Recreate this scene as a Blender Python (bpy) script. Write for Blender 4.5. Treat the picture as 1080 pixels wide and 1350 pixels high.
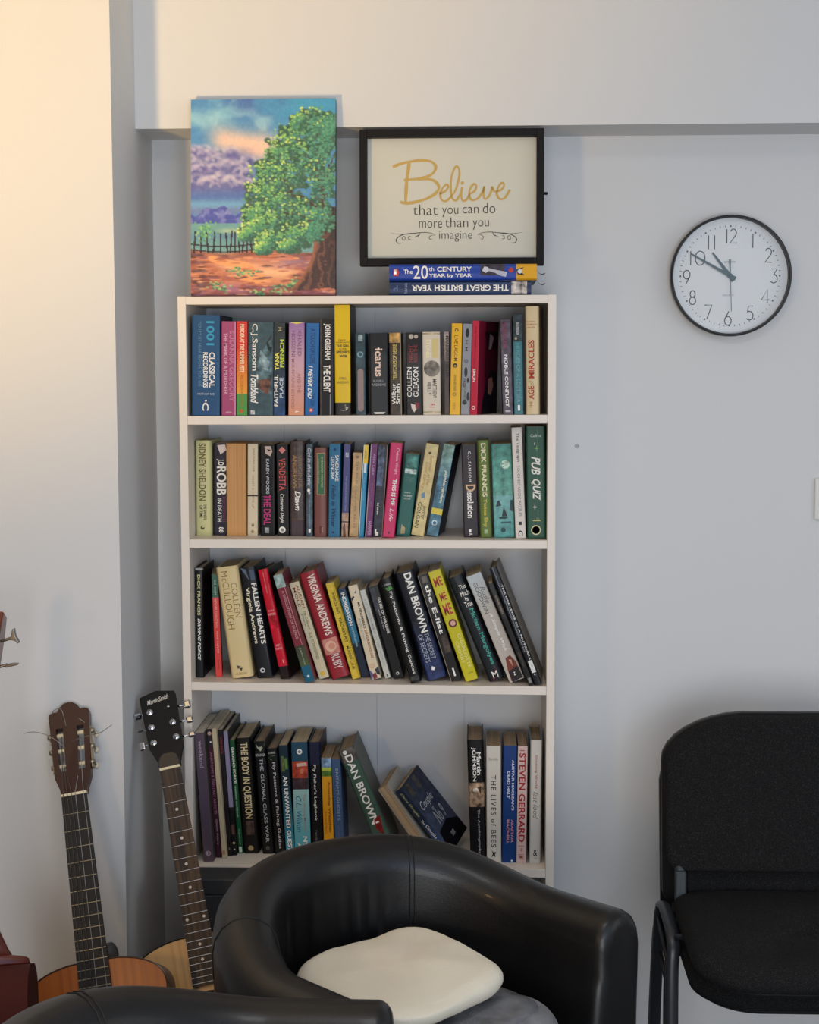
import bpy, math, random
import numpy as np
from mathutils import Vector, Matrix
R = math.radians
for o in list(bpy.data.objects):
    bpy.data.objects.remove(o, do_unlink=True)
SC = bpy.context.scene
COL = SC.collection

# ------------------------------------------------------------------ camera
# the world: X along the wall, Y into the wall (0 = front of the bookcase), Z up from the floor
CZ = 1.65
BT = CZ + 0.1398                        # top of the bookcase
CPOS = Vector((0.637, -3.523, CZ))
YAW, PITCH, ROLL, FPX = R(2.385), R(5.153), R(-0.181), 2193.3
FW = Vector((-math.sin(YAW)*math.cos(PITCH), math.cos(YAW)*math.cos(PITCH), -math.sin(PITCH)))
_r0 = Vector((math.cos(YAW), math.sin(YAW), 0)); _u0 = _r0.cross(FW)
RT = math.cos(ROLL)*_r0 + math.sin(ROLL)*_u0
UP = -math.sin(ROLL)*_r0 + math.cos(ROLL)*_u0
cam = bpy.data.cameras.new('camera'); camo = bpy.data.objects.new('camera', cam); COL.objects.link(camo)
camo.matrix_world = Matrix(((RT.x, UP.x, -FW.x, CPOS.x), (RT.y, UP.y, -FW.y, CPOS.y), (RT.z, UP.z, -FW.z, CPOS.z), (0, 0, 0, 1)))
cam.sensor_fit = 'HORIZONTAL'; cam.sensor_width = 36; cam.lens = FPX/1080*36
cam.clip_start = 0.05
SC.camera = camo

# ------------------------------------------------------------------ light
SC.view_settings.view_transform = 'Standard'
SC.view_settings.look = 'None'
SC.view_settings.gamma = 1
SC.view_settings.use_curve_mapping = False
SC.view_settings.exposure = 0.03
W = bpy.data.worlds.new('room_daylight'); SC.world = W; W.use_nodes = True
W.node_tree.nodes['Background'].inputs[0].default_value = (1.0, 0.97, 0.90, 1)
W.node_tree.nodes['Background'].inputs[1].default_value = 0.12
def lamp(name, kind, loc, energy, col, **k):
    l = bpy.data.lights.new(name, kind); l.energy = energy; l.color = col
    tgt = k.pop('target', None)
    for a, b in k.items(): setattr(l, a, b)
    o = bpy.data.objects.new(name, l); COL.objects.link(o); o.location = loc
    if tgt is not None:
        o.rotation_euler = (Vector(tgt)-Vector(loc)).to_track_quat('-Z', 'Y').to_euler()
    return o
# daylight through the windows behind and to the right of the photographer, plus added side and overhead fills
lamp('daylight_fill', 'AREA', (0.9, -5.2, 1.0), 73, (0.96, 0.98, 1.0), target=(0.7, 0, .9), shape='RECTANGLE', size=2.0, size_y=1.4)
lamp('daylight_fill', 'AREA', (2.3, -4.6, 2.0), 18, (0.36, 0.62, 1.0), target=(0.7, 0, 1.35), shape='RECTANGLE', size=1.6, size_y=1.3)
lamp('daylight_fill', 'AREA', (3.1, -1.6, 1.6), 9, (0.97, 0.98, 0.97), target=(0.0, -.6, 1.3), shape='RECTANGLE', size=1.6, size_y=1.5)  # added side fill, no window known there; brightens the pier's return face
lamp('overhead_fill', 'AREA', (0.6, -2.0, 2.68), 9.5, (0.98, 0.97, 1.0), target=(0.6, -2.0, 0), shape='RECTANGLE', size=.6, size_y=.6)  # added overhead fill, no ceiling fitting known
# a warm uplight lamp standing to the left of the photographer
lamp('uplight_lamp', 'SPOT', (-0.62, -2.6, 1.10), 244, (1.0, 0.65, 0.25), target=(-0.60, 0, 3.2), spot_size=R(74), spot_blend=1.0, shadow_soft_size=0.09)
lamp('warm_fill', 'POINT', (-0.62, -2.6, 1.22), 19, (1.0, 0.60, 0.25), shadow_soft_size=0.11)  # added warm fill at the lamp's position, lifts the lower part of the pier

# ------------------------------------------------------------------ helpers
def ray(px, py):
    return RT*((px-540)/FPX) + UP*((675-py)/FPX) + FW
def onY(px, py, Y):
    d = ray(px, py); return CPOS + d*((Y-CPOS.y)/d.y)
def onZ(px, py, Z):
    d = ray(px, py); return CPOS + d*((Z-CPOS.z)/d.z)
def lin1(c): return c/12.92 if c <= 0.04045 else ((c+0.055)/1.055)**2.4
def C(h):
    if not isinstance(h, str): return tuple(h)
    h = h.lstrip('#'); return tuple(lin1(int(h[i:i+2], 16)/255) for i in (0, 2, 4))
_mats = {}
def mat(name, col, rough=0.5, metal=0.0, coat=0.0, bump=None, mottle=None, spec=0.5, attr=False, **k):
    if name in _mats: return _mats[name]
    m = bpy.data.materials.new(name); m.use_nodes = True; nt = m.node_tree; b = nt.nodes['Principled BSDF']
    c = C(col)
    b.inputs['Base Color'].default_value = (*c, 1); b.inputs['Roughness'].default_value = rough
    b.inputs['Metallic'].default_value = metal; b.inputs['Coat Weight'].default_value = coat
    b.inputs['Specular IOR Level'].default_value = spec
    tc = nt.nodes.new('ShaderNodeTexCoord')
    if mottle:                                   # (scale, second colour, contrast, stretch)
        sc, c2, lo, hi, st = mottle
        mp = nt.nodes.new('ShaderNodeMapping'); mp.inputs['Scale'].default_value = st
        n = nt.nodes.new('ShaderNodeTexNoise'); n.inputs['Scale'].default_value = sc; n.inputs['Detail'].default_value = 5
        rp = nt.nodes.new('ShaderNodeValToRGB'); rp.color_ramp.elements[0].position = lo; rp.color_ramp.elements[1].position = hi
        rp.color_ramp.elements[0].color = (*c, 1); rp.color_ramp.elements[1].color = (*C(c2), 1)
        nt.links.new(tc.outputs['Object'], mp.inputs[0]); nt.links.new(mp.outputs[0], n.inputs['Vector'])
        nt.links.new(n.outputs['Fac'], rp.inputs[0]); nt.links.new(rp.outputs[0], b.inputs['Base Color'])
    if bump:
        sc, st = bump[:2]
        n = nt.nodes.new('ShaderNodeTexNoise'); n.inputs['Scale'].default_value = sc; n.inputs['Detail'].default_value = 4
        bp = nt.nodes.new('ShaderNodeBump'); bp.inputs['Strength'].default_value = st; bp.inputs['Distance'].default_value = bump[2] if len(bump) > 2 else 0.002
        nt.links.new(tc.outputs['Object'], n.inputs['Vector'])
        nt.links.new(n.outputs['Fac'], bp.inputs['Height']); nt.links.new(bp.outputs[0], b.inputs['Normal'])
    if attr:                                     # printed design: colour per vertex, alpha = how strongly a picture texture breaks it up
        a = nt.nodes.new('ShaderNodeAttribute'); a.attribute_name = 'Col'
        n = nt.nodes.new('ShaderNodeTexNoise'); n.inputs['Scale'].default_value = 75; n.inputs['Detail'].default_value = 6
        nt.links.new(tc.outputs['Object'], n.inputs['Vector'])
        s = nt.nodes.new('ShaderNodeMath'); s.operation = 'SUBTRACT'; s.inputs[1].default_value = 0.5
        nt.links.new(n.outputs['Fac'], s.inputs[0])
        mu = nt.nodes.new('ShaderNodeMath'); mu.operation = 'MULTIPLY'; nt.links.new(s.outputs[0], mu.inputs[0]); nt.links.new(a.outputs['Alpha'], mu.inputs[1])
        ad = nt.nodes.new('ShaderNodeMath'); ad.operation = 'MULTIPLY_ADD'; ad.inputs[1].default_value = 5.0; ad.inputs[2].default_value = 1.0; ad.use_clamp = False
        nt.links.new(mu.outputs[0], ad.inputs[0])
        mx = nt.nodes.new('ShaderNodeMath'); mx.operation = 'MAXIMUM'; mx.inputs[1].default_value = 0.12; nt.links.new(ad.outputs[0], mx.inputs[0])
        vm = nt.nodes.new('ShaderNodeVectorMath'); vm.operation = 'SCALE'
        nt.links.new(a.outputs['Color'], vm.inputs[0]); nt.links.new(mx.outputs[0], vm.inputs['Scale'])
        nt.links.new(vm.outputs[0], b.inputs['Base Color'])
    _mats[name] = m; return m
def glass(name, ior=1.45):
    if name in _mats: return _mats[name]
    m = bpy.data.materials.new(name); m.use_nodes = True; nt = m.node_tree; nt.nodes.clear()
    o = nt.nodes.new('ShaderNodeOutputMaterial'); mx = nt.nodes.new('ShaderNodeMixShader')
    t = nt.nodes.new('ShaderNodeBsdfTransparent'); g = nt.nodes.new('ShaderNodeBsdfGlossy'); g.inputs['Roughness'].default_value = 0.02
    fr = nt.nodes.new('ShaderNodeFresnel'); fr.inputs[0].default_value = ior
    t.inputs[0].default_value = (0.96, 0.97, 0.97, 1)
    nt.links.new(fr.outputs[0], mx.inputs[0]); nt.links.new(t.outputs[0], mx.inputs[1]); nt.links.new(g.outputs[0], mx.inputs[2]); nt.links.new(mx.outputs[0], o.inputs[0])
    _mats[name] = m; return m

class MB:
    """collects vertices and faces of one mesh, with a colour per vertex and a material index per face"""
    def __init__(s): s.v = []; s.f = []; s.c = []; s.mi = []; s.col = (0.8, 0.8, 0.8, 0); s.m = 0; s.sm = []; s.smooth = False
    def color(s, c, mot=0.0): s.col = (*C(c), mot); return s
    def add(s, vs, fs, cols=None):
        k = len(s.v); s.v += [tuple(p) for p in vs]; s.f += [[k+i for i in f] for f in fs]
        s.c += cols if cols else [s.col]*len(vs); s.mi += [s.m]*len(fs); s.sm += [s.smooth]*len(fs); return s
    def box(s, x0, x1, y0, y1, z0, z1, M=None):
        vs = [Vector((x, y, z)) for x in (x0, x1) for y in (y0, y1) for z in (z0, z1)]
        if M is not None: vs = [M @ p for p in vs]
        return s.add(vs, [(0, 1, 3, 2), (4, 6, 7, 5), (0, 4, 5, 1), (2, 3, 7, 6), (0, 2, 6, 4), (1, 5, 7, 3)])
    def rbox(s, x0, x1, y0, y1, z0, z1, b, M=None):
        """box with chamfered edges"""
        b = min(b, (x1-x0)*.49, (y1-y0)*.49, (z1-z0)*.49)
        rings = []
        for (ins, z) in ((b, z0), (0, z0+b), (0, z1-b), (b, z1)):
            X0, X1, Y0, Y1 = x0+ins, x1-ins, y0+ins, y1-ins
            rings.append([(X0+b, Y0, z), (X1-b, Y0, z), (X1, Y0+b, z), (X1, Y1-b, z), (X1-b, Y1, z), (X0+b, Y1, z), (X0, Y1-b, z), (X0, Y0+b, z)])
        return s.loft(rings, M=M)
    def loft(s, rings, closed=True, caps=True, M=None, wrap=False):
        n = len(rings[0]); vs = [Vector(p) for r in rings for p in r]
        if M is not None: vs = [M @ p for p in vs]
        fs = []
        m = len(rings)
        for i in range(m if wrap else m-1):
            for j in range(n if closed else n-1):
                a, b2 = i*n+j, i*n+(j+1) % n
                c, d = ((i+1) % m)*n+(j+1) % n, ((i+1) % m)*n+j
                fs.append((a, b2, c, d))
        if caps and closed and not wrap: fs.append(tuple(range(n-1, -1, -1))); fs.append(tuple((m-1)*n+j for j in range(n)))
        return s.add(vs, fs)
    def tube(s, pts, r, n=8, caps=True, closed=False):
        pts = [Vector(p) for p in pts]; rr = r if hasattr(r, '__len__') else [r]*len(pts)
        rings = []; prev = None
        for i, p in enumerate(pts):
            if closed: t = (pts[(i+1) % len(pts)]-pts[i-1]).normalized()
            else: t = (pts[min(i+1, len(pts)-1)]-pts[max(i-1, 0)]).normalized()
            a = prev if prev is not None else (Vector((0, 0, 1)) if abs(t.z) < .9 else Vector((1, 0, 0)))
            x = (a - t*a.dot(t)).normalized(); y = t.cross(x); prev = x
            rings.append([p + (x*math.cos(2*math.pi*k/n) + y*math.sin(2*math.pi*k/n))*rr[i] for k in range(n)])
        return s.loft(rings, caps=caps and not closed, wrap=closed)
    def cyl(s, a, b, r, n=16, r2=None): return s.tube([a, b], [r, r if r2 is None else r2], n)
    def prism(s, poly, y0, y1, M=None, sides=True):
        """polygon in x,z extruded along y"""
        n = len(poly); vs = [Vector((p[0], y0, p[1])) for p in poly] + [Vector((p[0], y1, p[1])) for p in poly]
        if M is not None: vs = [M @ p for p in vs]
        fs = [tuple(range(n)), tuple(range(2*n-1, n-1, -1))]
        if sides: fs += [(i, i+n, (i+1) % n+n, (i+1) % n) for i in range(n)]
        return s.add(vs, fs)
    def sphere(s, c, r, n=10, sc=(1, 1, 1)):
        rings = []
        for i in range(1, n):
            a = math.pi*i/n
            rings.append([(c[0]+sc[0]*r*math.sin(a)*math.cos(2*math.pi*k/(2*n)), c[1]+sc[1]*r*math.sin(a)*math.sin(2*math.pi*k/(2*n)), c[2]-sc[2]*r*math.cos(a)) for k in range(2*n)])
        return s.loft(rings)
    def build(s, name, mats, parent=None, kind=None, M=None):
        me = bpy.data.meshes.new(name); me.from_pydata(s.v, [], s.f)
        for m in (mats if isinstance(mats, (list, tuple)) else [mats]): me.materials.append(m)
        if max(s.mi, default=0) > 0: me.polygons.foreach_set('material_index', s.mi)
        me.polygons.foreach_set('use_smooth', s.sm)
        a = me.attributes.new('Col', 'FLOAT_COLOR', 'POINT'); a.data.foreach_set('color', np.array(s.c, dtype=np.float32).ravel())
        me.update()
        o = bpy.data.objects.new(name, me); COL.objects.link(o)
        if parent is not None: o.parent = parent
        if M is not None: o.matrix_local = M
        if kind: o['kind'] = kind
        return o
def thing(name, label, cat, loc=(0, 0, 0), group=None, M=None):
    o = bpy.data.objects.new(name, None); COL.objects.link(o); o.empty_display_size = .05
    if M is not None: o.matrix_world = M
    else: o.location = loc
    tag(o, label, cat, group); return o
def tag(o, label, cat, group=None):
    o['label'] = label; o['category'] = cat
    if group: o['group'] = group
    return o
def dup(root, M, label, group=None):
    r = root.copy(); COL.objects.link(r); r.matrix_world = M; r['label'] = label
    if group: r['group'] = group
    for ch in list(root.children):
        c = ch.copy(); COL.objects.link(c); c.parent = r
        for g in ch.children:
            d = g.copy(); COL.objects.link(d); d.parent = c
    return r
def bevel(o, w, seg=2):
    m = o.modifiers.new('bevel', 'BEVEL'); m.width = w; m.segments = seg; m.limit_method = 'ANGLE'; m.angle_limit = R(40); return o
def catmull(P, k=8, closed=False):
    P = [Vector(p) for p in P]; out = []; n = len(P)
    for i in range(n if closed else n-1):
        p1, p2 = P[i], P[(i+1) % n]
        p0 = P[i-1] if (closed or i > 0) else p1*2-p2
        p3 = P[(i+2) % n] if (closed or i+2 < n) else p2*2-p1
        for j in range(k):
            t = j/k
            out.append(.5*((2*p1)+(p2-p0)*t+(2*p0-5*p1+4*p2-p3)*t*t+(3*p1-p0-3*p2+p3)*t**3))
    if not closed: out.append(P[-1])
    return out
# lettering: the built-in face, turned to a flat mesh scaled to the unit square
_txt = {}
def letters(s, style=''):
    key = (s, style)
    if key in _txt: return _txt[key]
    c = bpy.data.curves.new('lettering', 'FONT'); c.body = s; c.resolution_u = 3; c.fill_mode = 'FRONT'
    c.offset = 0.022 if 'b' in style else (-0.012 if 't' in style else 0.006)
    if 'i' in style: c.shear = 0.3
    if 'w' in style: c.space_character = 1.25
    o = bpy.data.objects.new('lettering', c); COL.objects.link(o)
    dg = bpy.context.evaluated_depsgraph_get(); me = bpy.data.meshes.new_from_object(o.evaluated_get(dg))
    v = [tuple(p.co)[:2] for p in me.vertices]; f = [tuple(p.vertices) for p in me.polygons]
    bpy.data.objects.remove(o); bpy.data.curves.remove(c); bpy.data.meshes.remove(me)
    x0 = min(p[0] for p in v); x1 = max(p[0] for p in v); y0 = min(p[1] for p in v); y1 = max(p[1] for p in v)
    v = [((p[0]-x0)/(x1-x0), (p[1]-y0)/(y1-y0)) for p in v]
    _txt[key] = (v, f, (x1-x0)/(y1-y0)); return _txt[key]

# ------------------------------------------------------------------ the room
WALL = mat('white_wall_paint', '#d9dadb', .75, bump=(60, .06), spec=.3)
XC, YCOL, YB, YW = -0.1035, -0.1376, 0.0995, 0.28
ZB = BT+0.363; ZC = 2.72
m = MB(); m.box(-3, 4, YW, YW+.2, 0, ZC); m.build('wall_back', WALL, kind='structure')
m = MB(); m.box(-3, XC, YCOL, YW, 0, ZC); m.build('wall_left', WALL, kind='structure')
b_ = onY(1080, 160.5, YB)
m = MB(); m.box(XC, 4, YB, YW, ZB, ZC); m.build('trim_1', WALL, kind='structure')['label'] = 'white boxed-in beam across the top of the wall'
m = MB(); m.box(-3, 4, -6, YW+.2, -.1, 0); m.build('floor', mat('grey_carpet', '#5c5d60', .95, bump=(400, .3)), kind='structure')
m = MB(); m.box(-3, 4, -6, YW+.2, ZC, ZC+.1); m.build('ceiling', mat('ceiling_paint', '#dedfe0', .8), kind='structure')
m = MB(); m.box(3.3, 3.5, -6, YW+.2, 0, ZC); m.build('wall_right', WALL, kind='structure')
# small scuffs and a plugged hole in the wall
p = onY(761, 588, YW); m = MB(); m.color('#9c9da0')
m.tube([p+Vector((math.cos(a)*.0042, -.0005, math.sin(a)*.0042)) for a in [2*math.pi*k/14 for k in range(14)]], .0011, 5, closed=True)
m.sphere((p.x, p.y, p.z), .0026, 5, (1, .3, 1))
tag(m.build('wall_plug', mat('dull_grey_plastic', '#a9aaad', .6)), 'tiny grey plugged screw hole in the wall beside the bookcase', 'wall plug')
p = onY(1074, 630, YW); q = onY(1073, 685, YW); h = p.z-q.z
t = thing('wall_socket', 'white plastic wall plate at the picture edge above the fabric chairs', 'wall socket', (q.x, YW, q.z))
WP = mat('white_plastic', '#dcdcd8', .35)
bevel(MB().box(0, h*1.55, -.009, 0, 0, h).build('face_plate', WP, t), .003)
bevel(MB().box(h*.55, h*1.0, -.013, -.009, h*.3, h*.72).build('rocker_switch', WP, t), .001)

# ------------------------------------------------------------------ bookcase
BW, BD, TK = .8, .27, .0175
LAM = mat('white_laminate', '#e6ddd2', .42, bump=(35, .03))
LAMB = mat('white_backboard', '#d7dade', .6)
SHL = {1: ((248, 548.6), (723, 546.8)), 2: ((252, 711.2), (722, 712.5)), 3: ((253, 899.3), (720.5, 905.5)), 4: ((262, 1139.8), (719, 1146.5))}
bc = thing('bookcase', 'tall white laminate bookcase full of books standing in the alcove', 'bookcase')
for x0 in (0, BW-TK):
    bevel(MB().box(x0, x0+TK, 0, BD, 0, BT).build('side_panel', LAM, bc), .0008)
bevel(MB().box(TK, BW-TK, 0, BD, BT-TK, BT-.0004).build('top_panel', LAM, bc), .0008)
def shelf_z(k, x):
    a, b2 = (onY(*SHL[k][0], 0), onY(*SHL[k][1], 0)); t = (x-a.x)/(b2.x-a.x); return a.z+(b2.z-a.z)*t
for k in (1, 2, 3, 4):
    za, zb = shelf_z(k, TK), shelf_z(k, BW-TK); m = MB()
    vs = [(x, y, z+dz) for x, z in ((TK, za), (BW-TK, zb)) for y in (.001, BD-.006) for dz in (-TK*1.05, 0)]
    m.add(vs, [(0, 1, 3, 2), (4, 6, 7, 5), (0, 4, 5, 1), (2, 3, 7, 6), (0, 2, 6, 4), (1, 5, 7, 3)])
    bevel(m.build('shelf', LAM, bc), .0008)
bevel(MB().box(TK, BW-TK, .001, BD-.006, .07, .07+TK).build('shelf', LAM, bc), .0008)
MB().box(TK, BW-TK, .02, .035, 0, .07).build('plinth', LAM, bc)
m = MB()                                 # back of grooved boards
xs = [TK, onY(375, 560, BD).x, onY(495.5, 560, BD).x, onY(612, 560, BD).x, BW-TK]
for a, b2 in zip(xs[:-1], xs[1:]): m.box(a+.0007, b2-.0007, BD-.005, BD, .04, BT-TK)
m.box(TK, BW-TK, BD-.0015, BD-.0005, .04, BT-TK)
m.build('back_panel', LAMB, bc)
# ------------------------------------------------------------------ books
PRINT = mat('printed_card', '#ffffff', .5, coat=.06, attr=True, spec=.25)
PAGES = mat('cream_paper', '#d8c7a6', .85, mottle=(9, '#b9a37c', .3, .7, (60, .3, .3)))
PAGEW = mat('pale_paper', '#ddd6c8', .85, mottle=(9, '#b8ad98', .3, .7, (60, .3, .3)))
def T(s, u0, u1, v0, v1, col, st=''): return ('t', s, u0, u1, v0, v1, col, st)
def RC(u0, u1, v0, v1, c, c2=None, mot=0): return ('r', u0, u1, v0, v1, c, c2, mot)
def DS(u, v, rv, c, mot=0, ru=None): return ('o', u, v, rv, ru, c, mot)
def PL(pts, c, mot=0): return ('p', pts, c, mot)
def book_mesh(w, dep, h, kind, base, decor, cov=None, mot=0, rev=False):
    """cover and page block in book space: spine in the plane y=0, x across the spine, z up"""
    hard = kind == 'h'
    t = .0026 if hard else .0009
    t = min(t, w*.18)
    b = (min(.22*w, .007) if hard else min(.05*w, .0012))
    VS = [0, .025, .06, .1, .14, .86, .9, .94, .975, 1]; N = len(VS)-1; cv = MB(); cov = cov or base
    k0 = .72 if hard else .86
    bulge = lambda v: b*max(0, (abs(2*v-1)-k0)/(1-k0))**2
    arc = [(w*v, bulge(v)) for v in VS]
    ina = [(t+(w-2*t)*v, t+bulge(v)) for v in VS]
    cv.color(base, mot); cv.smooth = True
    cv.add([(x, y, 0) for x, y in arc]+[(x, y, h) for x, y in arc], [(i, i+1, N+2+i, N+1+i) for i in range(N)]); cv.smooth = False
    cv.color(cov, mot)
    cv.box(0, t, b, dep, 0, h); cv.box(w-t, w, b, dep, 0, h)
    cv.add([(x, y, 0) for x, y in ina]+[(x, y, h) for x, y in ina], [(N+1+i, N+2+i, i+1, i) for i in range(N)])
    for z in (0, h):
        cv.add([(x, y, z) for x, y in arc]+[(x, y, z) for x, y in ina], [(i, i+1, N+2+i, N+1+i) for i in range(N)])
    lay = 0
    for d in decor:
        R_side = d[-1] == 'R'
        if R_side: d = d[:-1]
        lay += 1; e = .0002+.0001*min(lay, 12)
        if R_side: P = lambda u, v: (w+e, v*dep, h*(1-u))
        else: P = lambda u, v: (v*w, bulge(v)-e, h*(1-u))
        if d[0] == 't':
            _, s, u0, u1, v0, v1, col, st = d
            vs, fs, asp = letters(s, st.replace('u', '').replace('h', '')); cv.color(col)
            if 'h' in st: pts = [P(u1-(u1-u0)*y, v0+(v1-v0)*x) for x, y in vs]
            elif 'u' in st: pts = [P(u1-(u1-u0)*x, v1-(v1-v0)*y) for x, y in vs]
            else: pts = [P(u0+(u1-u0)*x, v0+(v1-v0)*y) for x, y in vs]
            cv.add(pts, fs)
        elif d[0] == 'r':
            _, u0, u1, v0, v1, c, c2, mo = d; c2 = c2 or c
            ws = [v0]+[q for q in VS if v0+.004 < q < v1-.004]+[v1] if not R_side else [v0, v1]
            n = len(ws)-1; g = 1 if c2 == c else 6
            vs = []; cols = []
            for i in range(g+1):
                u = u0+(u1-u0)*i/g; k = i/g; cc = tuple(a*(1-k)+q*k for a, q in zip(C(c), C(c2)))
                for j in range(n+1): vs.append(P(u, ws[j])); cols.append((*cc, mo))
            cv.add(vs, [(i*(n+1)+j, i*(n+1)+j+1, (i+1)*(n+1)+j+1, (i+1)*(n+1)+j) for i in range(g) for j in range(n)], cols)
        elif d[0] == 'o':
            _, u, v, rv, ru, c, mo = d; ru = ru or rv*w/h; cv.color(c, mo)
            cv.add([P(u+ru*math.sin(a), v+rv*math.cos(a)) for a in [2*math.pi*k/20 for k in range(20)]], [tuple(range(20))])
        elif d[0] == 'p':
            cv.color(d[2], d[3]); cv.add([P(u, v) for u, v in d[1]], [tuple(range(len(d[1])))])
    pb = MB(); o = .003 if hard else .0004; g = t+.0002
    ring = lambda z: [(g, t+b+.0008, z), (w/2, t+b*.3+.0008, z), (w-g, t+b+.0008, z), (w-g, dep-o, z), (w/2, dep-o-(.004 if hard else .001), z), (g, dep-o, z)]
    pb.loft([ring(o), ring(h-o)])
    if rev:
        for mb in (cv, pb): mb.v = [(w-x, dep-y, z) for x, y, z in mb.v]
    return cv, pb
def make_book(M, w, dep, h, kind, base, decor, label, group, cov=None, mot=0, rev=False, pages=None):
    cv, pb = book_mesh(w, dep, h, kind, base, decor, cov, mot, rev)
    t = thing('book', label, 'book', group=group, M=M)
    cv.build('cover', PRINT, t); pb.build('page_block', pages or PAGES, t)
    return t
BOOKS = {1: [], 2: [], 3: [], 4: []}
def B(s, bl, tl, w, dep, kind, base, label, decor=(), **k): BOOKS[s].append(dict(bl=bl, tl=tl, w=w, dep=dep, kind=kind, base=base, label=label, decor=list(decor), **k))
Wt, Bk = '#f2efe8', '#16161a'
# ---- top shelf
B(1, (253.2,547.8), (253.2,415.8), 36.5, .18, 'p', '#1d4f7c', 'thick navy blue reference book, first on the top shelf', [T('1001',.06,.30,.52,.80,'#2f9dc4','b'), T('CLASSICAL',.37,.72,.62,.82,Wt,'b'), T('RECORDINGS',.37,.72,.40,.57,Wt,'b'), T('YOU MUST HEAR BEFORE YOU DIE',.06,.71,.23,.34,'#5c86a8'), T('MATTHEW RYE',.775,.795,.2,.8,'#b9c8d4','h'), T('C',.87,.95,.38,.6,Wt,'b'), DS(.852,.5,.035,Wt)], cov='#1a2a3c')
B(1, (292.2,548), (292.2,424), 18.8, .13, 'p', '#a54a77', 'pink and magenta paperback between the navy reference book and a rainbow spine', [T('SUSANNA GREGORY',.1,.85,.55,.88,'#c884a4'), T('THE MARK OF A MURDERER',.12,.78,.15,.42,'#e0b3c6'), RC(0,1,.92,.98,'#d9a3bd'), T('sphere',.955,.97,.3,.7,Wt,'h')])
B(1, (311.9,548), (311.9,423.9), 14.3, .13, 'p', '#d8392f', 'paperback with a red, orange and green striped spine', [RC(.3,.77,0,1,'#dd4a30','#e8a33a'), RC(.77,1,0,1,'#4e9a4c'), T('MURDER AT THE SUMMER FETE',.03,.54,.3,.72,'#f4e2c0','b'), T('VICTORIA WALTERS',.57,.9,.38,.6,'#b5662d'), DS(.95,.45,.18,'#c4622f')])
B(1, (327.2,548), (327.2,424.9), 33.0, .14, 'p', '#3d5660', 'wide slate grey historical novel with a painted picture on its spine', [PL([(.14,.95),(.2,.85),(.3,.6),(.42,.38),(.6,.3),(.75,.5),(.78,.95)],'#54707a',.9), PL([(.62,.4),(.6,.9),(.74,.98),(.78,.75),(.7,.4)],'#6b4a40',.9), PL([(.13,.92),(.2,.98),(.33,.93),(.3,.8),(.22,.72)],'#1c2a30',.6), PL([(.3,.5),(.4,.42),(.5,.55),(.52,.8),(.42,.85)],'#7e98a0',.8), T('C.J.Sansom',.02,.52,.1,.38,Wt), T('Tombland',.56,.87,.1,.4,Wt,'bi'), RC(.945,.99,.1,.27,'#b8c0c0',None,.8)], mot=.25)
B(1, (360.7,548), (360.7,425.8), 15.3, .135, 'p', '#2f3a3c', 'dark paperback fading to blue with yellow lettering reading upwards', [RC(.4,1,0,1,'#2c3a3e','#284a78',.4), T('FAITHFUL',.56,.9,.06,.40,Wt,'ub'), T('PLACE',.59,.81,.52,.84,'#c9d6dd','ub'), T('TANA',.32,.51,.12,.48,'#f0e85a','ub'), T('FRENCH',.18,.48,.56,.90,'#c8dc3c','ub'), T('H',.05,.09,.4,.7,'#c8b890','u')], mot=.25, cov='#15181c')
B(1, (380.4,549), (381,425.3), 20.3, .13, 'p', '#a57fae', 'lilac to peach faded paperback beside a blue leaning paperback', [RC(0,.45,0,1,'#9a72aa','#cfa9b8'), RC(.45,1,0,1,'#cfa9b8','#dd9a78'), PL([(0,.05),(.02,.5),(0,.95)],'#e6cf70'), T('KHALED',.09,.36,.58,.82,'#7a5a7e'), T('HOSSEINI',.09,.37,.18,.42,'#7a5a7e'), T('AND THE',.55,.76,.58,.78,'#a8706c'), T('MOUNTAINS ECHOED',.39,.93,.2,.38,'#a8706c'), PL([(.95,.5),(.97,.4),(.96,.7)],Wt)])
B(1, (401.8,548.5), (404,426.3), 17.2, .13, 'p', '#2868a8', 'bright blue paperback with white script beside the lilac and peach spine', [T('A TOUCH OF LOVE',.06,.44,.35,.72,'#163a68'), T('I NEVER DID',.46,.82,.2,.55,Wt,'bi'), T('FOLLOW',.78,.9,.45,.72,'#163a68'), DS(.945,.48,.16,'#d65a42'), DS(.945,.48,.07,Wt)])
B(1, (422,550), (422,420.7), 18.0, .14, 'p', '#17161a', 'dark glossy thriller with tall white lettering next to the yellow spine', [RC(0,1,0,.1,'#5b5048',None,.4), T('JOHN GRISHAM',.05,.42,.25,.76,Wt,'b'), T('THE CLIENT',.48,.76,.25,.76,Wt,'b'), RC(.78,1,.72,.8,'#8a8d98')])
B(1, (442.2,549.5), (440.9,402), 20.3, .165, 'p', '#e0bd14', 'tall yellow novel with a black foot, the tallest on the top shelf', [RC(.885,1,0,1,'#1c1b1a'), T('DAVID',.312,.325,.25,.7,'#3a3208','h'), T('LAGERCRANTZ',.333,.345,.08,.95,'#3a3208','h'), T('THE GIRL',.36,.382,.1,.95,Bk,'hb'), T('IN THE',.393,.405,.3,.75,Bk,'h'), T('SPIDER\'S',.415,.44,.1,.95,Bk,'hb'), T('WEB',.452,.475,.3,.78,Bk,'hb'), T('STIEG',.655,.675,.27,.72,'#5a4c08','h'), T('LARSSON\'S',.69,.712,.12,.88,'#5a4c08','h'), PL([(.96,.35),(.955,.75),(.93,.85),(.91,.6),(.9,.7),(.93,.62),(.95,.7)],'#c9c4b0')], cov='#2a2625')
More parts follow.
